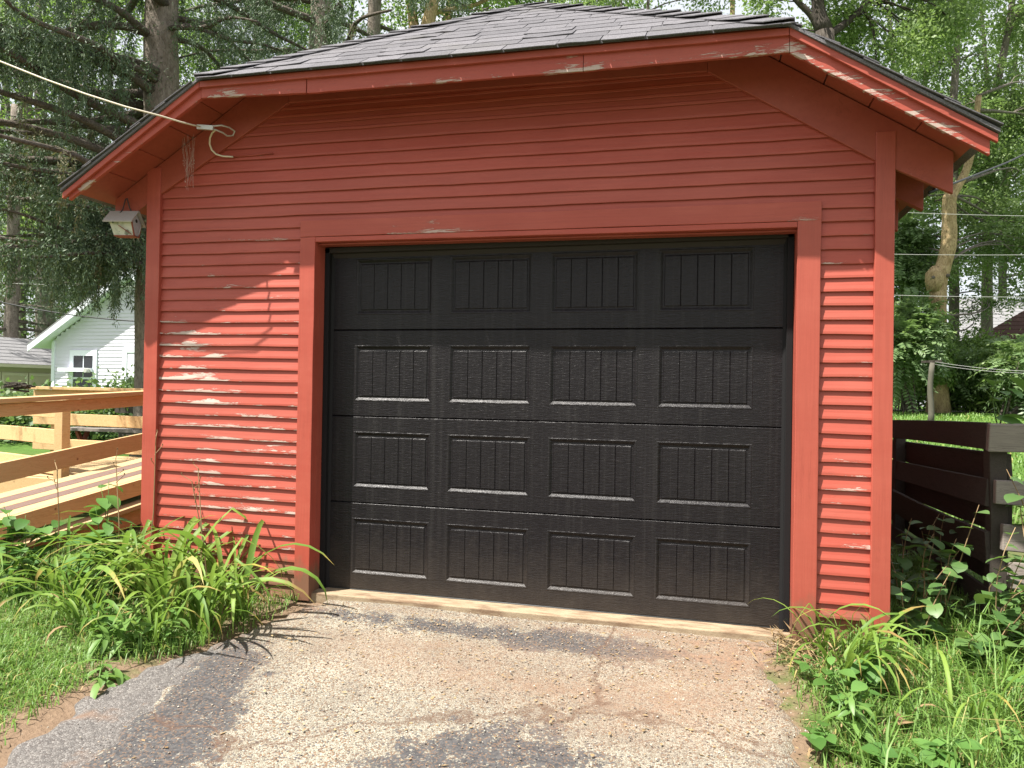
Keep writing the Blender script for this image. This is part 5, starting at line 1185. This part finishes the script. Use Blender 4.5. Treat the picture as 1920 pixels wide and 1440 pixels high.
def lily(x, y, n, label, sc=1.0, seed=0, dry=2, spread=(0, 360), group='daylily clumps beside the drive'):
    r = random.Random(seed); c = empty('daylily_clump', (x, y, gz_(x, y)-0.01), 0, label, 'daylily', group)
    for k in range(n+dry):
        o = link('leaf', r.choice(lily_bank), c) if k < n else link('dry_leaf', r.choice(dry_bank), c)
        az = math.radians(r.uniform(*spread)); d = r.uniform(0, .07)
        o.location = (math.cos(az)*d+r.uniform(-.05, .05), math.sin(az)*d+r.uniform(-.05, .05), 0); o.rotation_euler = (r.uniform(-.12, .12), r.uniform(-.15, .15), az); q = sc*r.uniform(.6, 1.2); o.scale = (q, q*r.uniform(.8, 1.25), q)
    return c
for i, (x, y, n, sc, lab) in enumerate(((-1.62, -0.80, 30, .95, 'lush daylily clump nearest the gravel edge of the drive'), (-1.60, -0.52, 28, .9, 'daylily clump arching over the drive beside the left door casing'), (-1.85, -0.34, 30, 1.05, 'daylily clump against the peeling clapboards left of the door'),
        (-1.92, -0.72, 28, 1.0, 'daylily clump in the middle of the left bed'), (-2.15, -0.42, 30, 1.1, 'tall daylily clump in front of the left clapboards'), (-2.45, -0.40, 26, 1.05, 'daylily clump at the foot of the left corner board'), (-2.38, -0.85, 24, .9, 'daylily clump at the lawn edge of the left bed'), (-2.75, -0.62, 24, .95, 'leftmost full daylily clump in front of the ramp'), (-1.72, -1.02, 14, .7, 'small daylily tuft at the bare soil beside the gravel'), (-2.15, -1.0, 16, .75, 'low daylily tuft spilling into the left lawn'), (-3.1, -0.75, 14, .8, 'sparse daylily tuft at the left edge of the bed'))):
    lily(x, y, n, lab, sc, 200+i)
lily(1.55, -0.55, 30, 'wilting daylily clump at the right side of the drive', .74, 300, 7, (-150, 75))
lily(1.50, -0.25, 12, 'small daylily tuft at the foot of the right door casing', .6, 301, 8)
lily(1.70, -0.28, 12, 'thin daylily tuft below the right corner board', .75, 302, 3)
lily(1.95, -0.85, 9, 'flattened daylily tuft in the right lawn', .8, 303, 2)
# dead flower stalks
r = random.Random(8)
for i, (x, y, h, lab) in enumerate(((-1.98, -0.36, .78, 'dry brown flower stalk standing before the peeling clapboards'), (-1.90, -0.38, .72, 'dry brown flower stalk right of the tallest dry stalk'), (-2.52, -0.42, .80, 'dry flower stalk beside the left corner board'), (-2.42, -0.3, .95, 'tallest dry flower stalk beside the left corner board'), (-2.95, -0.45, .7, 'dry flower stalk in front of the ramp stringer'))):
    s = empty('dry_stalk', (x, y, gz_(x, y)), 0, lab, 'flower stalk'); top = np.array((r.uniform(-.12, .12), r.uniform(-.08, .05), h))
    MB().tube([(0, 0, 0), top*.5+np.array((.02, 0, 0)), top], [.004, .0035, .0025], 5).build('stalk', M['dry'], s)
    for k in range(4):
        q = top*(1-.06*k); e = q+np.array((r.uniform(-.06, .06), r.uniform(-.04, .04), r.uniform(.02, .06))); MB().tube([q, e, e+np.array((0, 0, .012))], [.002, .002, .005], 5).build('seed_head', M['dry'], s)
def ovate_mesh(name, L, w, mat, heart=0.0, fold=.22, curl=.25, n=5):
    """broad leaf along +x with midrib fold, optional heart-shaped base"""
    V = []; Fc = []; prof = [0.0, .62, .98, .95, .66, 0.0] if n == 5 else None
    for i in range(6):
        t = i/5; x = L*t; ww = w*.5*prof[i]; z = -curl*L*t*t
        if i == 0: V += [(0, 0, 0)]
        elif i == 5: V += [(x, 0, z)]
        else: V += [(x-(heart*L*.32 if i == 1 else 0), ww*(1.25 if heart and i == 1 else 1), z+fold*ww), (x, 0, z), (x-(heart*L*.32 if i == 1 else 0), -ww*(1.25 if heart and i == 1 else 1), z+fold*ww)]
    Fc = [(0, 2, 1), (0, 3, 2)]
    for i in range(3):
        a = 1+3*i; Fc += [(a, a+1, a+4, a+3), (a+1, a+2, a+5, a+4)]
    Fc += [(10, 11, 13), (11, 12, 13)]
    me = bpy.data.meshes.new(name); me.from_pydata(V, [], Fc); me.materials.append(mat); me.polygons.foreach_set('use_smooth', [True]*len(Fc)); me.update(); return me
WL = {'lance': [ovate_mesh('leaf', .10+.02*i, .034+.004*i, M['weed_light'], 0, .25, .3+.1*i) for i in range(3)], 'ovate': [ovate_mesh('leaf', .085+.02*i, .055+.01*i, M['weed'], 0, .2, .25) for i in range(3)], 'heart': [ovate_mesh('leaf', .085+.02*i, .085+.018*i, M['vine'], .8, .15, .3) for i in range(3)], 'big': [ovate_mesh('leaf', .15+.03*i, .10+.02*i, M['weed'], .3, .2, .35) for i in range(3)]}
def weed(x, y, h, n, kind, label, seed, z=None, lean=(0, 0), cat='weed', group=None, stems=3, spread=.10, sc=1.0):
    r = random.Random(seed); z = gz_(x, y)-.005 if z is None else z; c = empty(('weed' if cat == 'weed' else cat.replace(' ', '_')), (x, y, z), 0, label, cat, group); k = 0
    for s_ in range(stems):
        top = np.array((lean[0]+r.uniform(-1, 1)*spread, lean[1]+r.uniform(-1, 1)*spread, h*r.uniform(.7, 1.1))); b0 = np.array((r.uniform(-1, 1)*spread*.3, r.uniform(-1, 1)*spread*.3, 0)); bend = np.array((r.uniform(-1, 1), r.uniform(-1, 1), .5))*h*.12
        P = [b0+(top-b0)*t+bend*math.sin(math.pi*t) for t in (0, .25, .5, .75, 1)]
        MB().tube(P, [.004, .0035, .003, .0025, .0015], 5).build('stem', M['weed_light'] if kind != 'heart' else M['dry'], c, True)
        m_ = max(1, n//stems)
        for j in range(m_):
            t = (.15+.85*(j+.5)/m_)*4; i = min(int(t), 3); q = P[i]+(P[i+1]-P[i])*(t-i); o = link('leaf', r.choice(WL[kind]), c); o.location = q; o.rotation_euler = (r.uniform(-.35, .35), r.uniform(-.45, .35), j*2.4+r.uniform(-.5, .5)); f_ = sc*r.uniform(.65, 1.15)*(1.1-.35*(t/4)); o.scale = (f_, f_, f_)
    return c
wl = [(-1.78, -1.10, .20, 24, 'lance', 'light green lance-leaved weed at the bare soil of the left bed'), (-1.88, -1.22, .16, 20, 'lance', 'low lance-leaved weed at the corner of lawn and gravel'), (-1.66, -0.98, .17, 18, 'lance', 'lance-leaved weed beside the gravel strip'), (-2.0, -1.05, .2, 20, 'ovate', 'broad-leaved weed between the lawn and the daylilies'),
      (-2.62, -0.50, .50, 20, 'big', 'tall broad-leaved weed at the left corner board'), (-2.72, -0.36, .62, 22, 'big', 'tallest broad-leaved weed climbing beside the corner board'), (-3.0, -0.45, .42, 20, 'big', 'broad-leaved weed in front of the ramp skirt'), (-3.25, -0.50, .46, 18, 'big', 'leftmost broad-leaved weed against the ramp'), (-2.9, -0.75, .3, 20, 'ovate', 'leafy weed below the ramp boards'), (-2.55, -.72, .3, 20, 'ovate', 'leafy weed among the left daylilies'),
      (1.50, -0.92, .24, 24, 'ovate', 'bushy weed at the right drive edge below the wilting daylily'), (1.52, -1.12, .22, 24, 'lance', 'lance-leaved weed at the bottom of the right drive edge'), (1.40, -1.22, .13, 12, 'ovate', 'small weed standing on the drive margin at lower right'), (1.62, -0.70, .25, 20, 'ovate', 'round-leaved weed under the wilting daylily'), (1.60, -1.30, .12, 10, 'ovate', 'broad flat-leaved weed at the bottom edge right of the drive'), (1.72, -1.22, .16, 18, 'ovate', 'weed in the grass at the lower right'), (2.05, -1.05, .14, 16, 'lance', 'low weed in the sunny right lawn'), (2.25, -0.75, .18, 18, 'ovate', 'weed at the right edge of the lawn'), (1.42, -0.62, .14, 12, 'ovate', 'small weed at the silt beside the wilting daylily'), (-1.66, -1.42, .07, 18, 'lance', 'small weed tuft rooted at the outer gravel edge')]
for i, (x, y, h, n, k, lab) in enumerate(wl): weed(x, y, h, n, k, lab, 400+i)
vl = [(1.98, -0.06, .42, 24, (.05, -.05), 'drooping vine at the foot of the right corner board'), (2.15, 0.20, .62, 26, (.02, -.06), 'vine standing in the shade between garage and fence'), (2.3, -0.05, .45, 30, (.1, -.1), 'heart-leaved vine in front of the shaded fence'), (2.42, 0.12, .55, 30, (.12, -.08), 'heart-leaved vine at the near fence post'), (2.55, -0.05, .36, 28, (.1, -.1), 'low heart-leaved vine at the right edge below the fence'), (2.2, -0.28, .2, 28, (.05, -.1), 'low mat of heart-leaved vine at the shade edge'), (2.45, -0.35, .22, 26, (.05, -.05), 'low vine mat at the right edge of the lawn'), (2.05, 0.5, .5, 26, (.05, 0), 'vine deep in the shade behind the corner board'), (2.3, 0.75, .55, 26, (0, 0), 'shaded vine climbing the dark boards')]
for i, (x, y, h, n, ln, lab) in enumerate(vl): weed(x, y, h, n, 'heart', lab, 500+i, None, ln, 'vine', None, 4, .17)
weed(2.62, 0.22, .95, 34, 'heart', 'lobed-leaf vine climbing the sunlit board fence', 520, 0.35, (.08, -.06), 'vine', None, 5, .16, .9)
weed(2.56, 0.12, .70, 40, 'heart', 'dense vine hanging over the near end of the board fence', 522, 0.15, (.05, .05), 'vine', None, 6, .22, .9)
weed(2.46, 0.34, .34, 12, 'big', 'young broad leaves sprouting above the corner of the fence', 521, 1.04, (.06, 0), 'vine', None, 3, .14, .8)

# ------------------------------------------------------------------ grass blades and litter
def grass_obj(name, pts, hmin, hmax, mat, g, w=.0045):
    n = len(pts); P = np.array(pts); az = g.uniform(0, 2*np.pi, n); d = np.stack([np.cos(az), np.sin(az), np.zeros(n)], 1); sd_ = np.stack([-np.sin(az), np.cos(az), np.zeros(n)], 1)
    h = g.uniform(hmin, hmax, n)[:, None]*(0.6+0.8*g.random((n, 1)))*(0.6+0.9*np.abs(np.sin(P[:, :1]*5.1+np.sin(P[:, 1:2]*3.7))*np.sin(P[:, 1:2]*4.3+P[:, :1]*1.9))); lean = g.uniform(.2, 1.25, (n, 1))
    ww = w*g.uniform(.7, 1.4, (n, 1)); up = np.array((0, 0, 1.0))
    m1 = P+up*h*.6+d*h*lean*.3; m2 = P+up*h*(1-.35*lean)+d*h*lean*.95
    v = np.stack([P-sd_*ww*.5, P+sd_*ww*.5, m1+sd_*ww*.45, m1-sd_*ww*.45, m2+sd_*ww*.05, m2-sd_*ww*.05], 1).reshape(-1, 3)
    i = np.arange(n)[:, None]*6; f = np.concatenate([i+np.array([[0, 1, 2, 3]]), i+np.array([[3, 2, 4, 5]])], 0)
    o = link(name, np_mesh(name, v, f, mat)); tag(o, kind='stuff'); return o
gr = np.random.default_rng(44)
def inside_drive(x, y):
    l = np.interp(y, [a[1] for a in left_edge[::-1]], [a[0] for a in left_edge[::-1]]); r = np.interp(y, [a[1] for a in right_edge[::-1]], [a[0] for a in right_edge[::-1]]); return (x > l-.02) & (x < r+.03)
outer_ = [(-1.36, -0.70), (-1.50, -1.0), (-1.66, -1.33), (-1.68, -1.59), (-1.66, -1.75), (-1.60, -1.94), (-1.56, -2.1), (-1.5, -2.8), (-1.6, -5)]
def pick(n, x0, x1, y0, y1, dens):
    x = gr.uniform(x0, x1, n); y = gr.uniform(y0, y1, n); k = dens(x, y) > gr.random(n); x, y = x[k], y[k]; return np.stack([x, y, ground_h(x, y)-.006], 1)
def dl(x, y):
    e = np.interp(y, [a[1] for a in outer_[::-1]], [a[0] for a in outer_[::-1]]); d = e-x
    bare = np.exp(-(((x+1.72)/.16)**2+((y+1.30)/.14)**2))
    bed = smooth(-1.05, -.75, y)*smooth(-2.9, -2.4, x)
    return np.clip(smooth(-.02, .14, d)*(1-bare)*(1-.8*bed)*(0.75+.35*np.sin(x*6+y*4)*np.sin(y*7-x*3)), 0, 1)
tag(grass_obj('left_lawn_grass', pick(190000, -5.2, -1.35, -3.0, 0.9, dl), .03, .075, M['grass'], gr), 'bright mown grass left of the drive', 'grass')
def drr(x, y):
    e = np.interp(y, [a[1] for a in right_edge[::-1]], [a[0] for a in right_edge[::-1]]); d = x-e
    return np.clip(smooth(.0, .25, d)*(.65+.45*np.sin(x*7+y*3)*np.sin(y*8-x*4))*(1-.6*np.exp(-(((x-1.6)/.25)**2+((y+.45)/.35)**2)))*np.where((x > 1.70) & (x < 1.9) & (y > -.1), 0, 1), 0, 1)
tag(grass_obj('right_lawn_grass', pick(150000, 1.25, 4.2, -2.6, 1.6, drr), .035, .10, M['grass'], gr), 'sunny uneven grass right of the drive', 'grass')
tag(grass_obj('left_dry_thatch', pick(16000, -5.0, -1.4, -3.0, 0.6, dl), .02, .05, M['dry'], gr, .004), 'dry straw bits lying in the left lawn', 'thatch')
tag(grass_obj('right_dry_thatch', pick(22000, 1.2, 4.0, -2.6, 1.2, lambda x, y: np.clip(drr(x, y)+.25*(x > 1.3), 0, 1)), .02, .06, M['dry'], gr, .004), 'dry straw bits lying in the right grass', 'thatch')
tag(grass_obj('right_long_grass', pick(5200, 1.45, 4.0, -2.4, 0.3, drr), .14, .26, M['grass'], gr, .006), 'long seedy grass blades standing over the right lawn', 'grass')
def far_d(x, y): return np.ones_like(x)*.9
tag(grass_obj('back_lawn_grass', pick(42000, 2.7, 14, 3.0, 21.2, far_d), .05, .10, M['grass'], gr, .02), 'shaded and sunny lawn behind the fence', 'grass')
# leaf and twig litter on the drive and the silt
n = 2600; x = gr.uniform(-1.25, 1.35, n); y = -np.abs(gr.normal(0, .75, n))-.16; kx = (y > -2.6) & inside_drive(x, y); x, y = x[kx], y[kx]; n = len(x)
az = gr.uniform(0, 6.28, n); D = np.stack([np.cos(az), np.sin(az), gr.uniform(-.05, .15, n)], 1); Sd = np.stack([-np.sin(az), np.cos(az), gr.uniform(-.3, .3, n)], 1); L = gr.uniform(.006, .034, n)*gr.random(n)+.004
v, f = leaf_quads(np.stack([x, y, ground_h(0*x, y)+.0065], 1), D, Sd, L, np.where(gr.random(n) < .7, .0025, .012)); o = link('leaf_litter', np_mesh('leaf_litter', v, f, M['dry'])); tag(o, 'dry twigs and leaf bits scattered over the drive', 'litter', kind='stuff')
ns = 3600; sx = gr.uniform(-1.65, 1.35, ns); sy = -gr.random(ns)**1.3*2.4-.15; kk = (inside_drive(sx, sy) | (gr.random(ns) < .25)) & (sx > np.interp(sy, [a[1] for a in outer_[::-1]], [a[0] for a in outer_[::-1]])); sx, sy = sx[kk], sy[kk]; ns = len(sx)
sr = gr.uniform(.0018, .0058, ns)*gr.uniform(.6, 1.2, ns); ov = np.array([(1, 0, 0), (0, 1, 0), (-1, 0, 0), (0, -1, 0), (.2, .1, .75), (0, 0, -.6)])
sv = (ov[None]*gr.uniform(.6, 1.3, (ns, 6, 1)))*sr[:, None, None]+np.stack([sx, sy, ground_h(0*sx, sy)+sr*.45+.004], 1)[:, None, :]
sf = np.array([(0, 1, 4), (1, 2, 4), (2, 3, 4), (3, 0, 4), (1, 0, 5), (2, 1, 5), (3, 2, 5), (0, 3, 5)])
def mat_pebble():
    N = NT('loose_stone'); r_ = N.n('ShaderNodeNewGeometry').outputs['Random Per Island']
    N.set(N.ramp(r_, [(0.0, (0.09, 0.085, 0.085)), (0.3, (0.20, 0.17, 0.14)), (0.6, (0.36, 0.31, 0.24)), (0.85, (0.50, 0.47, 0.40)), (1.0, (0.24, 0.14, 0.085))]), 0.9, 0.2); return N.mat
o = link('loose_stones', np_mesh('loose_stones', sv.reshape(-1, 3), (sf[None]+np.arange(ns)[:, None, None]*6).reshape(-1, 3), mat_pebble())); tag(o, 'loose stones and grit scattered over the worn drive', 'gravel', kind='stuff')
n = 420; x = 1.42+gr.normal(0, .09, n); y = -.28+gr.normal(0, .13, n); az = gr.uniform(0, 6.28, n); D = unit(np.stack([np.cos(az), np.sin(az), gr.uniform(-.2, .8, n)], 1)); Sd = unit(np.cross(D, gr.normal(size=(n, 3)))); L = gr.uniform(.03, .11, n)
v, f = leaf_quads(np.stack([x, y, ground_h(x, y)+gr.uniform(0, .05, n)], 1), D, Sd, L, np.full(n, .008)); o = link('dry_leaf_litter', np_mesh('dry_leaf_litter', v, f, M['dry'])); tag(o, 'pale dead leaves heaped at the foot of the right door casing', 'dead leaves', kind='stuff')
dl_ = tag(link('dead_leaf', ovate_mesh('dead_leaf', .13, .075, M['dry'], 0, .5, .5)), 'large curled brown dead leaf in the right grass', 'dead leaf'); dl_.location = (1.66, -1.02, gz_(1.66, -1.02)+.05); dl_.rotation_euler = (.3, -.2, 1.0)
